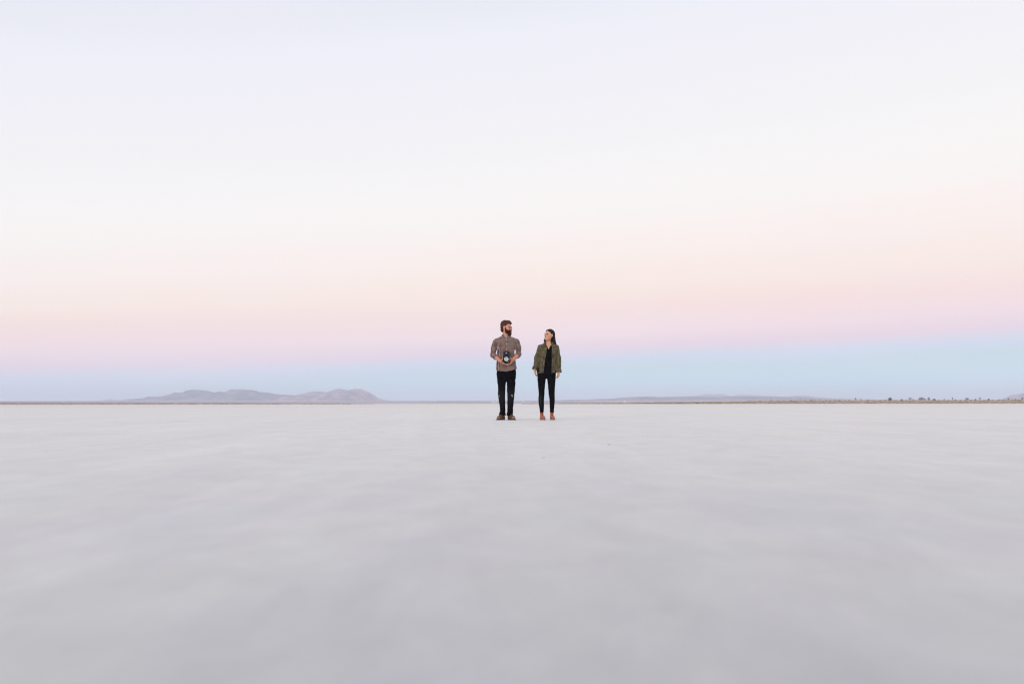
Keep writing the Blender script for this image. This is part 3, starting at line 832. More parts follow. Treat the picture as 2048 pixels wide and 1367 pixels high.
# ================================================================== THE LAND
def fbm(x, y, f, seed, octv=5, ridged=True):
    out = np.zeros(x.shape); amp = 1.0; tot = 0
    xf, yf = x.ravel(), y.ravel()
    for o in range(octv):
        vals = np.array([mnoise.noise(Vector((a * f + seed * 17.3, b * f - seed * 9.1, seed * 3.7 + o))) for a, b in zip(xf, yf)]).reshape(x.shape)
        out += amp * ((1 - 2 * np.abs(vals)) if ridged else vals)
        tot += amp; amp *= .52; f *= 2.05
    return out / tot
def grid_mesh(name, X, Y, Z, smooth=True):
    n, m = X.shape
    V = np.stack([X, Y, Z], -1).reshape(-1, 3)
    i = np.arange(n * m).reshape(n, m)
    Q = np.stack([i[:-1, :-1], i[1:, :-1], i[1:, 1:], i[:-1, 1:]], -1).reshape(-1, 4)
    return mesh_arrays(name, V, Q, smooth)

def land():
    # ---- dry lakebed: one sheet to the horizon
    m, nt, b = newmat('dry_lakebed')
    p = objco(nt, (1, 1, 1), geo=True)
    big = noise_(nt, objco(nt, (.6, 1, 1), True), .006, 5, .6)
    far = noise_(nt, objco(nt, (.12, 1, 1), True), .055, 5, .62, .5)
    blot = noise_(nt, objco(nt, (1.0, .42, 1), True), 3.0, 6, .64, .7)
    blot2 = noise_(nt, objco(nt, (1.0, .22, 1), True), .55, 5, .60, .5)
    hue = noise_(nt, objco(nt, (1.0, .40, 1), True), 1.3, 3, .5)
    # old wheel and wind lines running out across the flat
    trk = noise_(nt, objco_rot(nt, -4.0, (1.0, .018, 1)), 1.5, 5, .62, .15)
    trk2 = noise_(nt, objco_rot(nt, 6.0, (1.0, .03, 1)), .9, 4, .6, .1)
    near = noise_(nt, objco(nt, (1, .5, 1), True), 6.5, 5, .6)
    fine = noise_(nt, p, 46, 4, .6)
    base = ramp(nt, hue, [(.36, (.588, .570, .620, 1)), (.52, (.606, .592, .602, 1)), (.66, (.600, .604, .596, 1))])
    def mul(c, f, lo, hi, a, b_):
        return mixc(nt, 1.0, c, ramp(nt, f, [(lo, a), (hi, b_)]), 'MULTIPLY')
    c = mul(base, blot, .36, .60, (.905, .902, .912, 1), (1.04, 1.04, 1.035, 1))
    c = mul(c, blot2, .36, .62, (.955, .952, .958, 1), (1.02, 1.02, 1.02, 1))
    c = mul(c, trk, .40, .66, (.972, .970, .972, 1), (1.07, 1.07, 1.065, 1))
    c = mul(c, trk2, .42, .68, (.985, .985, .985, 1), (1.05, 1.05, 1.045, 1))
    c = mul(c, near, .36, .62, (.925, .922, .935, 1), (1.03, 1.03, 1.03, 1))
    c = mul(c, fine, .3, .7, (.975, .975, .975, 1), (1.025, 1.025, 1.025, 1))
    spk = noise_(nt, objco(nt, (1, .6, 1), True), 5.0, 6, .72)
    c = mul(c, spk, .66, .71, (1, 1, 1, 1), (.90, .89, .89, 1))
    c = mul(c, spk, .27, .33, (1.06, 1.06, 1.06, 1), (1, 1, 1, 1))
    c = mul(c, far, .38, .62, (.93, .92, .91, 1), (1.04, 1.04, 1.04, 1))
    c = mul(c, big, .36, .60, (.93, .92, .90, 1), (1.02, 1.02, 1.02, 1))
    # the outer flat, beyond about sixty metres, is browner mud
    sp = N(nt, 'ShaderNodeSeparateXYZ'); nt.links.new(p, sp.inputs[0])
    dist = math_(nt, 'ADD', sp.outputs[1], math_(nt, 'MULTIPLY', math_(nt, 'SUBTRACT', far, .5), 110.0))
    c = mixc(nt, math_(nt, 'DIVIDE', math_(nt, 'SUBTRACT', dist, 45.0), 90.0, clamp=True), c, mixc(nt, 1.0, c, (.87, .825, .79, 1), 'MULTIPLY'))
    b.inputs['Roughness'].default_value = GROUND_ROUGH
    b.inputs['Specular IOR Level'].default_value = GROUND_SPEC
    b.inputs['Sheen Weight'].default_value = SHEEN; b.inputs['Sheen Roughness'].default_value = SHEEN_R
    c = mixc(nt, 1.0, c, (GALB, GALB * 1.015, GALB * GBLUE, 1), 'MULTIPLY'); nt.links.new(c, b.inputs['Base Color'])
    h = math_(nt, 'ADD', math_(nt, 'MULTIPLY', near, .7), math_(nt, 'MULTIPLY', fine, .12))
    bump(nt, b, h, .45, .008)
    rr = [0, .6, 1.5, 3, 6, 12, 25, 50, 100, 200, 400, 800, 1600, 3200, 6400, 12000, 18500]
    n = 96
    V = [(0, 0, 0)]; Fc = []
    for k, r in enumerate(rr[1:]):
        V += [(r * math.cos(2 * math.pi * i / n), r * math.sin(2 * math.pi * i / n), 0.0) for i in range(n)]
        for i in range(n):
            j = (i + 1) % n
            if k == 0: Fc.append((0, 1 + i, 1 + j))
            else: Fc.append((1 + (k - 1) * n + i, 1 + k * n + i, 1 + k * n + j, 1 + (k - 1) * n + j))
    me = bpy.data.meshes.new('lakebed'); me.from_pydata(V, [], Fc); me.update()
    o = link('lakebed', me, m); tag(o, kind='structure')

    # ---- gentle slope of far desert beyond the lakebed
    m2, nt, b = newmat('far_desert')
    f = noise_(nt, objco(nt, (1, .25, 1), True), .004, 6, .6)
    cc = ramp(nt, f, [(.3, (.30, .25, .25, 1)), (.5, (.42, .36, .36, 1)), (.7, (.55, .49, .48, 1))])
    nt.links.new(cc, b.inputs['Base Color']); b.inputs['Roughness'].default_value = .95
    b.inputs['Specular IOR Level'].default_value = .1
    az = np.linspace(-1300, 3350, 160)
    Ds = np.array([2500, 3200, 4200, 5500, 7000, 8600, 8900.])
    PX, D = np.meshgrid(az, Ds, indexing='ij')
    hgt = np.interp(D, [2500, 8600, 8900], [-.4, 27, 20]) * (1 + .10 * fbm(PX, D, .004, 3, 4, False))
    hgt[:, 0] = -.4
    me = grid_mesh('far_desert', (PX - 1024) / F_PX * D, D, hgt)
    tag(link('desert_plain', me, m2), kind='structure')

    # ---- scrubby shore slopes
    m3, nt, b = newmat('scrub_soil')
    f = noise_(nt, objco(nt, (1, .5, 1), True), .05, 6, .6)
    f2 = noise_(nt, objco(nt, (1, 1, 1), True), .012, 3, .5)
    cc = ramp(nt, f, [(.3, (.36, .25, .175, 1)), (.5, (.50, .34, .25, 1)), (.7, (.60, .43, .33, 1))])
    cc = mixc(nt, ramp(nt, f2, [(.42, 0), (.6, .6)]), cc, (.38, .35, .20, 1))
    nt.links.new(cc, b.inputs['Base Color']); b.inputs['Roughness'].default_value = .95
    b.inputs['Specular IOR Level'].default_value = .1
    m3b = mat_simple('grey_scrub_soil', (.38, .33, .325, 1), (.54, .475, .46, 1), .05, .95, spec=.1, detail=6)
    for side in (0, 1):
        if side == 0:
            az = np.linspace(-900, 760, 120); tops = np.interp(az, [-900, 0, 480, 640, 760], [5.2, 4.4, 2.6, .8, .0]); D0 = 470
        else:
            az = np.linspace(1120, 2950, 150); tops = np.interp(az, [1120, 1180, 1360, 1540, 2048, 2950], [0, .8, 2.6, 5.0, 6.2, 7.0]); D0 = 640
        Ds = np.array([0, .05, .2, .4, .6, .8, 1.0, 1.25])
        PX, T = np.meshgrid(az, Ds, indexing='ij')
        D = D0 + (1500 - D0) * T
        top = tops[:, None] * 1500 / F_PX + CAM_H
        Zs = np.interp(T, [0, .05, .2, 1.0, 1.25], [-.3, .02, .16, 1.0, 1.0]) * top
        Zs = Zs + (.10 * fbm(PX, D, .02, 5 + side, 4, False)) * np.clip(T * 8, 0, 1)
        Zs[:, 0] = -.4
        Zs[:, -1] = -.5; D[:, -1] = D[:, -2] + 120
        Zs[0, :] = -.5; Zs[-1, :] = -.5
        if side == 0:
            SL['L'] = (az, tops, D0)
        else:
            SL['R'] = (az, tops, D0)
        me = grid_mesh('scrub_slope', (PX - 1024) / F_PX * D, D, Zs)
        tag(link('scrub_ground', me, m3 if side else m3b), kind='structure')
SL = {}
def slope_z(side, px, D):
    az, tops, D0 = SL[side]
    top = np.interp(px, az, tops) * 1500 / F_PX + CAM_H
    t = (D - D0) / (1500 - D0)
    return float(np.interp(t, [0, .05, .2, 1.0], [0, .02, .16, 1.0]) * top)

def hill(prof, D, depth, mat, seed, rough=.22, step=3.0, fr=.0022):
    """prof: (px, py) skyline; a real ridge of that outline at distance D with flanks both ways"""
    px = np.arange(prof[0][0], prof[-1][0] + step, step)
    py = np.interp(px, [p[0] for p in prof], [p[1] for p in prof])
    base = [yh(a) for a in px]
    H = np.maximum(0, (np.array(base) - py)) / F_PX * D + CAM_H
    ts = np.linspace(-1, 1, 41)
    PX, T = np.meshgrid(px, ts, indexing='ij')
    X = (PX - 1024) / F_PX * D
    Y = D + T * depth
    HH = H[:, None]
    sec = (1 - np.abs(T) ** 1.15) ** 1.25
    ns = fbm(X, Y, fr, seed, 5)
    ns = ns - ns.mean()
    gull = rough * ns * (1 - np.exp(-np.abs(T) * 9)) * HH * 1.6
    Z = HH * sec + gull * np.clip(sec * 2.2, 0, 1)
    # small crest raggedness
    cr = fbm(X, Y, fr * 4, seed + 2, 4, False)
    Z = Z + cr * HH * .09 * sec
    Z[:, 0] = -3; Z[:, -1] = -3; Z[0, :] = -3; Z[-1, :] = -3
    me = grid_mesh('hill', X, Y, Z)
    o = link('hill', me, mat); tag(o, kind='structure')
    return o

def hills():
    def hm(name, a, b_, c):
        m, nt, b = newmat(name)
        f = noise_(nt, objco(nt, (1, 1, 2), True), .007, 6, .66)
        cc = ramp(nt, f, [(.34, a), (.5, b_), (.66, c)])
        nt.links.new(cc, b.inputs['Base Color']); b.inputs['Roughness'].default_value = .95
        b.inputs['Specular IOR Level'].default_value = .1
        return m
    mL = hm('hill_rock', (.03, .02, .05, 1), (.12, .09, .135, 1), (.32, .25, .27, 1))
    mP = hm('hill_rock_pink', (.06, .03, .055, 1), (.28, .18, .205, 1), (.56, .41, .40, 1))
    # far pale range behind on the left
    hill([(195, 803), (208, 801), (218, 797.2), (228.5, 798.8), (240, 799.6), (261, 796.6), (279, 796), (310, 796.8), (340, 798), (380, 801)], 14500, 900, mL, 11, .12)
    hill([(255, 804), (285, 799), (302, 797), (307, 793), (322.5, 792.3), (338, 788), (360.6, 784.7), (376, 785), (383, 782), (391, 779.9), (406, 780.2), (417, 782), (426.6, 784.2), (440, 784.6), (452, 785.7), (458, 783.5),
          (464.7, 780.8), (480, 780.2), (502.8, 779.6), (512, 781.5), (525, 783), (551, 788), (568.6, 790), (590, 790.5), (612, 793), (640, 798), (668, 804)], 10500, 1300, mL, 21, .54)
    hill([(560, 804), (580, 795), (601.6, 790), (614, 786), (627, 782), (642, 782.7), (650, 785.4), (656, 783.2), (662.5, 780.6), (672.7, 777.8), (684, 778.6), (693, 780), (703, 778.8), (711, 778.4), (722, 779.8), (728.6, 781), (736, 784.5), (744, 788.5),
          (752, 793.5), (759, 797.5), (775, 801), (800, 804)], 9800, 1100, mP, 31, .60)
    # right: long low ridge, paler range behind it
    hill([(1020, 803), (1050, 800.6), (1111, 799.7), (1172, 798.4), (1223, 796.4), (1261, 793.8), (1289, 792.2), (1325, 793.5), (1375.5, 792.4), (1430, 793), (1540, 791.9), (1579, 793), (1640, 796.5), (1700, 800), (1760, 804)], 9500, 900, mL, 41, .10)
    hill([(1350, 800), (1368, 793), (1386, 790.8), (1411, 787.7), (1425, 788.2), (1439, 787.2), (1452, 789.5), (1462, 791), (1474, 789.8), (1480, 787.9), (1490, 787.8), (1510, 789.6), (1530, 791), (1560, 800)], 14800, 800, mP, 51, .15)
    hill([(1540, 799), (1579, 792.8), (1590, 791), (1597, 790.2), (1614, 790.8), (1629.6, 793.3), (1665, 795.4), (1706, 797), (1756, 798.4), (1830, 799), (1920, 799.5), (2010, 800.2), (2060, 803)], 12500, 900, mP, 61, .15)
    hill([(2008, 803), (2020, 799.5), (2027, 796), (2032, 793.4), (2038, 792), (2043, 789), (2050, 785.4), (2068, 779), (2100, 771), (2150, 766), (2200, 772), (2290, 790), (2400, 803)], 9500, 700, mP, 71, .28)

def brush():
    """low scrub nobody could count: thousands of tufts in one mesh"""
    m, nt, b = newmat('scrub_leaves')
    a = N(nt, 'ShaderNodeAttribute'); a.attribute_name = 'Col'
    nt.links.new(a.outputs['Color'], b.inputs['Base Color']); b.inputs['Roughness'].default_value = .9
    b.inputs['Specular IOR Level'].default_value = .1
    V, Fc, Cc = [], [], []
    def tuft(x, y, z, w, h, colr):
        nb = 7
        for i in range(nb):
            a_ = rng.random() * 6.283; r = w * .5 * rng.random() ** .6
            cx, cy = x + r * math.cos(a_), y + r * math.sin(a_)
            t = rng.random() * 6.283; s = w * (.16 + .16 * rng.random())
            hh = h * (.55 + .45 * rng.random()) * (1 - .5 * (r / (w * .5)) ** 2)
            dx, dy = s * math.cos(t), s * math.sin(t)
            lx, ly = .25 * r * math.cos(a_), .25 * r * math.sin(a_)
            k = len(V)
            V.extend([(cx - dx, cy - dy, z), (cx + dx, cy + dy, z), (cx + dx * .8 + lx, cy + dy * .8 + ly, z + hh * .7), (cx + lx, cy + ly, z + hh)])
            Fc.append((k, k + 1, k + 2, k + 3))
            q = .8 + .4 * rng.random()
            Cc.extend([tuple(c * q for c in colr)] * 4)
    greens = [(.25, .25, .14), (.33, .30, .18), (.44, .32, .22), (.54, .38, .28), (.60, .43, .33), (.24, .22, .14)]
    mauve = [(.48, .42, .41), (.53, .46, .45), (.40, .36, .34), (.57, .46, .44), (.48, .45, .42)]
    for i in range(5200):                       # right shore
        px = 1120 + (2200 - 1120) * rng.random() ** .8
        D = 660 + 820 * rng.random() ** 1.3
        if px < 1300 and rng.random() > (px - 1080) / 220: continue
        z = slope_z('R', px, D)
        q = rng.random()
        c = greens[int(rng.random() ** (1.4 if D < 800 else .55) * 6) % 6]
        tuft((px - 1024) / F_PX * D, D, z - .05, 1.0 + 1.4 * rng.random(), .25 + .45 * rng.random() * (1 + (rng.random() > .93)), c)
    for i in range(4200):                       # left shore
        px = -120 + 860 * rng.random() ** 1.15
        D = 485 + 900 * rng.random() ** 1.3
        if px > 480 and rng.random() < (px - 480) / 260: continue
        z = slope_z('L', px, D)
        c = mauve[int(rng.random() * 5)]
        tuft((px - 1024) / F_PX * D, D, z - .05, 1.1 + 1.4 * rng.random(), .25 + .40 * rng.random(), c)
    for (x0, x1, D, n, h) in ((1046, 1072, 640, 34, .35), (1074, 1145, 690, 85, .42), (1150, 1240, 680, 150, .55), (1230, 1330, 670, 200, .6), (1300, 1440, 660, 260, .65)):
        for i in range(n):
            px = x0 + (x1 - x0) * rng.random()
            d = D + 40 * rng.random()
            tuft((px - 1024) / F_PX * d, d, -.02, 1.2 + 1.2 * rng.random(), h * (.4 + .6 * rng.random()), [(.11, .105, .06), (.14, .125, .07), (.09, .075, .05)][i % 3])
    me = mesh_arrays('scrub', np.array(V), np.array(Fc), False, np.array(Cc))
    tag(link('scrub', me, m), kind='stuff', label='low dry desert scrub along the far edge of the pale lakebed', cat='scrub')

# ------------------------------------------------------------------ yuccas and bushes on the shore
def leaf_mesh(centres, n, size, rad, spiky):
    V, Fc = [], []
    for (c, r) in centres:
        for i in range(n):
            u = rng.normal(size=3); u /= np.linalg.norm(u)
            if spiky:
                p0 = np.array(c) + u * r * .15; p1 = np.array(c) + u * r * (.8 + .35 * rng.random())
                t = np.cross(u, rng.normal(size=3)); t /= np.linalg.norm(t); w = size * (.7 + .6 * rng.random())
                k = len(V); V.extend([p0 - t * w, p0 + t * w, p1]); Fc.append((k, k + 1, k + 2))
            else:
                p = np.array(c) + u * r * (.35 + .7 * rng.random()) * np.array([1, 1, .8])
                a = rng.normal(size=3); a /= np.linalg.norm(a); b = np.cross(a, u); b /= np.linalg.norm(b) + 1e-6
                w = size * (.6 + .9 * rng.random())
                k = len(V); V.extend([p - a * w, p + b * w * .7, p + a * w]); Fc.append((k, k + 1, k + 2))
    return np.array(V), np.array(Fc)
def plants():
    mt = mat_simple('yucca_bark', (.06, .045, .035, 1), (.13, .10, .08, 1), 6, .95, .4, .02)
    mg = mat_simple('yucca_leaves', (.055, .065, .035, 1), (.13, .14, .075, 1), 3, .8)
    md = mat_simple('dark_yucca_leaves', (.05, .045, .038, 1), (.10, .09, .07, 1), 3, .85)
    mb_ = mat_simple('bush_leaves', (.09, .10, .062, 1), (.18, .19, .12, 1), 3, .9)
    mp = mat_simple('dry_twigs', (.12, .095, .085, 1), (.22, .18, .16, 1), 3, .95)
    def proto(kind):
        # unit height plants: total height 1 -> scaled later
        root = empty({'lolly': 'joshua_tree', 'branched': 'joshua_tree', 'bush': 'desert_bush', 'airy': 'desert_shrub'}[kind])
        T = MB(); cs = []
        if kind == 'lolly':
            T.tube([(0, 0, -.06), (.02, 0, .3), (.0, .01, .62)], [.06, .045, .04], 7)
            T.tube([(.01, 0, .45), (.10, .03, .62)], [.035, .03], 6)
            cs = [((0, .01, .76), .25), ((.12, .03, .68), .17), ((-.09, -.03, .70), .15)]; g = md; n, sz, sp = 260, .034, True
        elif kind == 'branched':
            T.tube([(0, 0, -.06), (-.02, 0, .25), (.01, .02, .42)], [.075, .06, .055], 7)
            for (ex, ey, ez) in ((-.30, .05, .70), (-.12, -.12, .84), (.14, .10, .86), (.32, -.06, .66), (.46, .06, .52), (-.42, -.03, .50)):
                T.tube([(.0, .01, .38), (ex * .6, ey * .5, ez * .72), (ex, ey, ez)], [.05, .038, .03], 6)
                cs.append(((ex * 1.04, ey * 1.04, ez + .06), .145))
            g = mg; n, sz, sp = 130, .028, True
        elif kind == 'bush':
            for i in range(7):
                a = i * .9; T.tube([(0, 0, -.05), (.25 * math.cos(a), .25 * math.sin(a), .35), (.42 * math.cos(a), .42 * math.sin(a), .62)], [.03, .022, .012], 5)
            cs = [((.3 * math.cos(a), .3 * math.sin(a), .34 + .12 * math.sin(3 * a)), .27) for a in (0, 1.05, 2.1, 3.15, 4.2, 5.25)] + [((.16 * math.cos(a), .16 * math.sin(a), .62), .27) for a in (.5, 2.6, 4.7)] + [((0.05, 0, .74), .24)]
            g = mb_; n, sz, sp = 170, .060, False
        else:
            for i in range(9):
                a = i * .7; T.tube([(0, 0, -.05), (.2 * math.cos(a), .2 * math.sin(a), .5), (.5 * math.cos(a), .5 * math.sin(a), .88)], [.025, .016, .008], 5)
            cs = [((.36 * math.cos(a), .36 * math.sin(a), .30 + .3 * ((a * 1.7) % 1)), .22) for a in (0, .9, 1.8, 2.7, 3.6, 4.5, 5.4)] + [((.2 * math.cos(a), .2 * math.sin(a), .72), .22) for a in (.4, 2.5, 4.6)]
            g = mp; n, sz, sp = 85, .046, False
        T.build('trunk' if kind in ('lolly', 'branched') else 'stem', mt, root)
        Vv, Ff = leaf_mesh(cs, n, sz, .2, sp)
        link('crown' if kind in ('lolly', 'branched') else 'foliage', mesh_arrays('crown', Vv, Ff, False), g, root)
        return root
    protos = {}
    def place(kind, px, top, wpx, D, label, cat, group=None):
        h = (slopeR(px, D)[1] - top) / F_PX * D
        h = max(h, 1.2)
        natural = {'lolly': .55, 'branched': 1.1, 'bush': 1.15, 'airy': 1.15}[kind]
        sxy = max((wpx / F_PX * D) / natural, h * .6)
        z = slopeR(px, D)[0] - .05
        if kind not in protos:
            r = proto(kind); protos[kind] = r
        else:
            src = protos[kind]; r = src.copy(); col.objects.link(r)
            for ch in src.children:
                c = ch.copy(); col.objects.link(c); c.parent = r
        r.location = ((px - 1024) / F_PX * D, D, z)
        r.rotation_euler = (0, 0, rng.random() * 6.28)
        r.scale = (sxy, sxy, h)
        for kk in ('label', 'category', 'group'):
            if kk in r: del r[kk]
        tag(r, label, cat, group)
    def slopeR(px, D):
        z = slope_z('R', px, D)
        return z, yh(px) - (z - CAM_H) / D * F_PX
    J = 'joshua tree'
    place('lolly', 1711.3, 795.0, 3.2, 1290, 'dark thin-trunked joshua tree, taller of the two left of the biggest green tree', J)
    place('lolly', 1722.0, 797.2, 3.2, 1280, 'dark squat joshua tree just right of the thin-trunked round-headed one', J)
    place('bush', 1780.0, 793.6, 9.5, 1330, 'biggest green tree on the horizon right of the woman, a broad rounded crown', 'tree')
    place('branched', 1820.5, 794.6, 7, 1340, 'spiky dark joshua tree at the left end of the main cluster of trees', J)
    place('branched', 1826.5, 797.2, 5, 1320, 'short joshua tree tucked to the right of the spiky one in the main cluster', J)
    place('airy', 1843.0, 793.0, 12, 1360, 'wide loose grey-mauve shrub, broadest plant of the main tree cluster', 'shrub')
    place('branched', 1849.5, 796.0, 6, 1345, 'green joshua tree in front of the right half of the wide grey shrub', J)
    place('branched', 1838.0, 796.4, 5, 1330, 'green joshua tree in front of the left half of the wide grey shrub', J)
    place('airy', 1857.5, 792.8, 6, 1340, 'tall narrow mauve-brown shrub at the right end of the main tree cluster', 'shrub')
    place('bush', 1868.5, 796.4, 8, 1330, 'low wide green bush just right of the main tree cluster', 'bush')
    place('lolly', 1905.2, 794.6, 3.6, 1340, 'dark lone joshua tree midway between the tree cluster and the pink hill', J)
    place('bush', 1911.0, 798.2, 6, 1310, 'low bush touching the foot of the dark lone joshua tree', 'bush')
    place('airy', 1934.0, 794.2, 9, 1350, 'pale wispy shrub with spreading top, right of the dark lone joshua tree', 'shrub')
    place('bush', 1950.8, 796.6, 4.5, 1330, 'small dark green bush left of the round-headed joshua tree nearest the pink hill', 'bush')
    place('lolly', 1959.7, 794.6, 4.6, 1320, 'round-headed dark joshua tree nearest the pink hill', J)
    place('bush', 1977.3, 796.0, 5.5, 1340, 'rounded green bush left of the foot of the pink hill', 'bush')
    place('branched', 2016.8, 795.8, 7, 1350, 'joshua tree in front of the left foot of the pink hill', J)
    place('bush', 2031.0, 797.2, 6, 1320, 'low brown bush below the middle of the pink hill slope', 'bush')
    place('branched', 2044.5, 794.2, 7, 1350, 'joshua tree at the right edge of the photo in front of the pink hill', J)
    place('branched', 1542.0, 798.2, 4, 1260, 'green joshua tree, leftmost on the horizon right of the woman', J)
    place('lolly', 1600.4, 798.2, 2.6, 1280, 'thin dark joshua tree below the crest of the low pinkish hill', J)
    place('bush', 1622.5, 798.4, 5.5, 1270, 'dark brown rounded bush to the right of the low pinkish hill crest', 'bush')
    place('branched', 1639.5, 797.2, 2.4, 1290, 'thin upright yucca just right of the dark brown bush', 'yucca')
    place('bush', 1652, 799.2, 4.5, 1280, 'small brown bush right of the thin upright yucca', 'bush')
    place('bush', 1803.5, 797.0, 6, 1330, 'small grey-green bush between the biggest green tree and the main tree cluster', 'bush')
    place('branched', 1888.6, 796.6, 3.4, 1350, 'small joshua tree left of the dark lone joshua tree', J)
    grp = 'small bushes dotting the scrubby shore at right'
    for (px, top, w) in ((1556, 799.8, 5), (1568, 799.6, 5), (1582, 799.4, 5), (1592, 800, 5), (1670, 798.6, 4), (1678, 799, 5), (1690, 799, 4), (1698, 798.2, 4), (1736, 798.6, 6), (1748, 799.2, 5),
                         (1760, 799.2, 5), (1770, 798.4, 5), (1792, 799, 4), (1813, 799, 4), (1832, 799, 4), (1878, 798.8, 4), (1896, 799, 5), (1921, 798.6, 4), (1942, 798.6, 5), (1968, 799, 4), (1986, 798.8, 5), (1998, 797.4, 5),
                         (2007, 798.8, 5), (2024, 799, 4), (2038, 798.8, 5), (1500, 800.6, 5), (1520, 800.4, 5), (1610, 799.6, 4), (1630, 799.8, 4), (1660, 799.8, 4)):
        place('bush' if int(px) % 3 else 'airy', px, top, w, 1250 + 120 * rng.random(), 'small low bush among many like it on the scrubby shore right of the woman', 'bush', grp)

def buildings():
    mw = mat_simple('white_sheet_metal', (.74, .74, .76, 1), (.82, .82, .83, 1), 1.2, .5)
    mr = mat_simple('pale_roof', (.55, .54, .56, 1), (.66, .65, .66, 1), 1.2, .6)
    mdk = mat_simple('dark_opening', (.05, .05, .06, 1), (.08, .08, .09, 1), 1, .5)
    def plain_z(D): return float(np.interp(D, [2500, 8600], [-.4, 27]))
    def shed(px, D, w, h, dep, name, label, cat, rz=0.0, doors=2):
        z = plain_z(D) - .3
        r = empty(name, ((px - 1024) / F_PX * D, D, z), R(rz)); tag(r, label, cat)
        b = MB(); b.box((0, 0, h * .4), (w, dep, h * .8)); b.build('wall', mw, r)
        g = MB(); e = .25
        g.add([(-w / 2 - e, -dep / 2 - e, h * .8), (w / 2 + e, -dep / 2 - e, h * .8), (w / 2 + e, dep / 2 + e, h * .8), (-w / 2 - e, dep / 2 + e, h * .8), (-w / 2 - e, 0, h), (w / 2 + e, 0, h)],
              [(0, 1, 5, 4), (2, 3, 4, 5), (1, 2, 5), (3, 0, 4), (3, 2, 1, 0)])
        g.build('roof', mr, r)
        for i in range(doors):
            x = -w * .3 + i * w * .6 / max(1, doors - 1) if doors > 1 else 0
            d = MB(); d.box((x, -dep / 2 - .03, h * .26), (w * .10, .06, h * .5)); d.build('door', mdk, r)
        d = MB(); d.box((0, -dep / 2 - .03, h * .45), (w * .14, .06, h * .14)); d.build('window', mdk, r)
    shed(988, 3000, 15.5, 5.4, 8, 'shed', 'long white shed on the horizon just left of the bearded man\'s legs', 'shed', 3)
    shed(1047, 4200, 8, 5.5, 6, 'hut', 'tiny white hut on the horizon between the man and the woman', 'hut', -8, 1)
    shed(861, 5200, 17, 6, 9, 'barn', 'pale low barn right of the left hills, wider of the two buildings there', 'barn', 5)
    shed(870, 5000, 8, 5, 6, 'hut', 'small pale hut beside the low barn right of the left hills', 'hut', 0, 1)
    shed(1250, 3300, 7, 6, 6, 'house', 'small white house at the foot of the long low ridge right of the woman', 'house', 4, 1)
    shed(1304, 3500, 14, 3.2, 6, 'trailer', 'long low white trailer right of the small white house', 'trailer', 0, 2)
    shed(1400, 3600, 8, 3.6, 6, 'cabin', 'tiny pale cabin further right than the long low trailer', 'cabin', 0, 1)

def clods():
    m = mat_simple('dried_mud', (.34, .33, .34, 1), (.48, .47, .48, 1), 40, .95, .5, .003)
    for (px, py, s, lab) in ((1087, 915, .0045, 'small grey clod of dried mud on the lakebed in front of the woman'),
                             (1218, 889, .0065, 'small pale-grey clod of dried mud on the lakebed, right and in front of the woman'),
                             ):
        D = CAM_H * F_PX / (py - yh(px))
        me = bpy.data.meshes.new('clod')
        import bmesh
        bm = bmesh.new(); bmesh.ops.create_icosphere(bm, subdivisions=3, radius=1)
        for v in bm.verts:
            n = mnoise.noise(v.co * 1.7 + Vector((px, 0, 0))); v.co *= 1 + .35 * n
            v.co.x *= 1.7; v.co.z *= .55
            if v.co.z < -.2: v.co.z = -.2
        bm.to_mesh(me); bm.free()
        me.polygons.foreach_set('use_smooth', np.full(len(me.polygons), True))
        o = link('mud_clod', me, m); o.scale = (s, s, s)
        o.location = ((px - 1024) / F_PX * D, D, .18 * s)
        tag(o, lab, 'mud clod')

# ------------------------------------------------------------------ air, sky, lamp, camera
def air():
    me = bpy.data.meshes.new('haze')
    L, z0, z1 = 19000.0, -4.0, HAZE_TOP
    v = [(x, y, z) for x in (-L, L) for y in (-L, L) for z in (z0, z1)]
    me.from_pydata(v, [], [(0, 1, 3, 2), (4, 6, 7, 5), (0, 4, 5, 1), (2, 3, 7, 6), (0, 2, 6, 4), (1, 5, 7, 3)])
    m = bpy.data.materials.new('air'); m.use_nodes = True; nt = m.node_tree
    nt.nodes.remove(nt.nodes['Principled BSDF'])
    p = nt.nodes.new('ShaderNodeVolumePrincipled')
    p.inputs['Color'].default_value = HAZE_COL
    p.inputs['Density'].default_value = HAZE_D
    p.inputs['Anisotropy'].default_value = 0.0
    nt.links.new(p.outputs[0], nt.nodes['Material Output'].inputs['Volume'])
    o = link('haze', me, m); tag(o, kind='stuff', label='thin even haze filling the air over the lakebed', cat='haze')

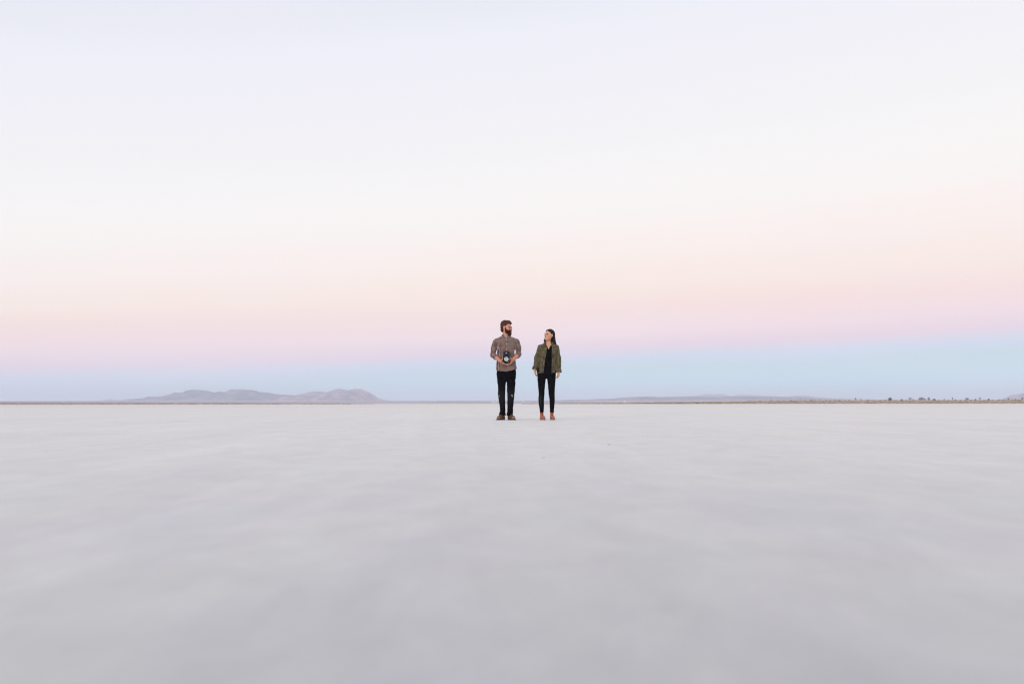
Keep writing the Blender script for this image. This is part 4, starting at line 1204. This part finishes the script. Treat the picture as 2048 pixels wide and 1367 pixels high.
def sky():
    w = bpy.data.worlds.new('World'); scene.world = w; w.use_nodes = True
    nt = w.node_tree; bg = nt.nodes['Background']
    tc = nt.nodes.new('ShaderNodeTexCoord')
    s = nt.nodes.new('ShaderNodeSeparateXYZ'); nt.links.new(tc.outputs['Generated'], s.inputs[0])
    X, Y, Z = s.outputs
    el = math_(nt, 'ARCSINE', Z)
    eld = math_(nt, 'MULTIPLY', el, 180 / math.pi)
    az = math_(nt, 'MULTIPLY', math_(nt, 'ARCTAN2', X, Y), 180 / math.pi)
    azc = math_(nt, 'MAXIMUM', math_(nt, 'MINIMUM', az, 60.0), -60.0)
    # the shadow band of the earth stands higher toward the right
    u = math_(nt, 'SUBTRACT', eld, math_(nt, 'MULTIPLY', azc, math_(nt, 'ADD', math_(nt, 'SUBTRACT', .026, math_(nt, 'MULTIPLY', azc, .0003)), math_(nt, 'MULTIPLY', math_(nt, 'MINIMUM', math_(nt, 'MAXIMUM', eld, 0.0), 30.0), .0042))))
    wob = noise_(nt, objco_gen(nt, (1.5, 1.5, 14)), 1.6, 3, .5)
    u = math_(nt, 'ADD', u, math_(nt, 'MULTIPLY', math_(nt, 'SUBTRACT', wob, .5), .9))
    t = math_(nt, 'DIVIDE', math_(nt, 'ADD', u, 2.0), 32.0, clamp=True)
    stops = []
    for (py, c) in SKY_STOPS:
        e = math.degrees(math.atan((HORIZON - py) / F_PX))
        stops.append(((e + 2.0) / 32.0, tuple(c)))
    front = ramp(nt, t, stops)
    hi = math_(nt, 'DIVIDE', math_(nt, 'SUBTRACT', eld, 24.0), 50.0, clamp=True)
    front = mixc(nt, hi, front, ZENITH)
    # very faint long cloud veil
    veil = noise_(nt, objco_gen(nt, (1.2, 1.2, 9)), 2.2, 4, .55)
    vf = ramp(nt, veil, [(.45, 0), (.75, .22)])
    front = mixc(nt, vf, front, (.93, .90, .985, 1))
    sk = nt.nodes.new('ShaderNodeTexSky'); sk.sky_type = 'NISHITA'; sk.sun_disc = False
    sk.sun_elevation = R(SUN_EL); sk.sun_rotation = R(SUN_ROT)
    nish = mixc(nt, 1.0, sk.outputs[0], (NISH, NISH, NISH, 1), 'MULTIPLY')
    back = mixc(nt, 1.0, nish, (BACK[0], BACK[1], BACK[2], 1), 'ADD')
    fac = ramp(nt, math_(nt, 'ADD', math_(nt, 'MULTIPLY', Y, .5), .5), [(.30, 1.0), (.55, 0.0)])
    c = mixc(nt, fac, front, back)
    nt.links.new(c, bg.inputs[0]); bg.inputs[1].default_value = 1.0
    L = bpy.data.lights.new('sun', 'SUN'); L.energy = SUN_E; L.angle = R(14); L.color = (1.0, .86, .74)
    o = bpy.data.objects.new('sun', L); col.objects.link(o)
    a = R(SUN_ROT); e = R(SUN_EL)
    # direction toward the sun (nishita: rotation measured clockwise from +Y)
    d = Vector((math.sin(a) * math.cos(e), math.cos(a) * math.cos(e), math.sin(e)))
    o.rotation_euler = d.to_track_quat('Z', 'Y').to_euler()
    o.location = (0, -5, 30)
def objco_gen(nt, scale):
    tc = nt.nodes.new('ShaderNodeTexCoord'); mp = nt.nodes.new('ShaderNodeMapping'); mp.inputs['Scale'].default_value = scale
    nt.links.new(tc.outputs['Generated'], mp.inputs[0]); return mp.outputs[0]

def camera():
    c = bpy.data.cameras.new('view'); c.sensor_width = 36; c.lens = F_PX / W_PX * 36
    c.shift_y = (HORIZON - H_PX / 2) / W_PX
    c.clip_start = .05; c.clip_end = 60000
    c.dof.use_dof = True; c.dof.focus_distance = 18.69; c.dof.aperture_fstop = 2.5
    o = bpy.data.objects.new('view', c); col.objects.link(o)
    o.location = (0, 0, CAM_H)
    o.rotation_euler = (Matrix.Rotation(R(90), 3, 'X') @ Matrix.Rotation(-ROLL * ROLL_SIGN, 3, 'Z')).to_euler()
    scene.camera = o

# ------------------------------------------------------------------ tuned values
ROLL_SIGN = 1
GROUND_ROUGH, GROUND_SPEC, SHEEN, SHEEN_R, GALB = .6, .5, .43, .52, .74
HAZE_TOP, HAZE_D, HAZE_COL = 190.0, 1.15e-4, (.82, .89, 1.0, 1)
SUN_EL, SUN_ROT, SUN_E = 5.0, 205.0, .9
NISH = .05
GBLUE = .95
BACK = (.90, .90, .98)
ZENITH = (.88, .90, 1.08, 1)
SKY_STOPS = [(860, (0.580, 0.840, 0.980, 1)), (796, (0.580, 0.840, 0.980, 1)), (780, (0.580, 0.840, 0.980, 1)), (762, (0.593, 0.804, 0.891, 1)), (742, (0.617, 0.764, 0.862, 1)), (726, (0.675, 0.761, 0.918, 1)), (702, (0.874, 0.719, 0.824, 1)), (672, (0.962, 0.775, 0.825, 1)), (630, (0.993, 0.787, 0.768, 1)), (588, (1.006, 0.855, 0.788, 1)), (522, (1.012, 0.902, 0.861, 1)), (444, (0.988, 0.942, 0.926, 1)), (390, (0.974, 0.947, 0.942, 1)), (300, (0.930, 0.925, 0.938, 1)), (200, (0.915, 0.901, 0.954, 1)), (120, (0.894, 0.888, 0.950, 1)), (50, (0.863, 0.879, 0.951, 1)), (4, (0.827, 0.844, 0.921, 1)), (-250, (.74, .77, .90, 1))]

land(); hills(); brush(); plants(); buildings(); clods()
man(); held_camera(); woman()
air(); sky(); camera()

scene.render.engine = 'CYCLES'
scene.cycles.use_denoising = True
scene.cycles.filter_width = 1.2
scene.cycles.volume_bounces = 2
scene.cycles.max_bounces = 8
scene.cycles.sample_clamp_indirect = 10
scene.view_settings.view_transform = 'Standard'
scene.view_settings.look = 'None'
scene.view_settings.exposure = 0
scene.view_settings.gamma = 1
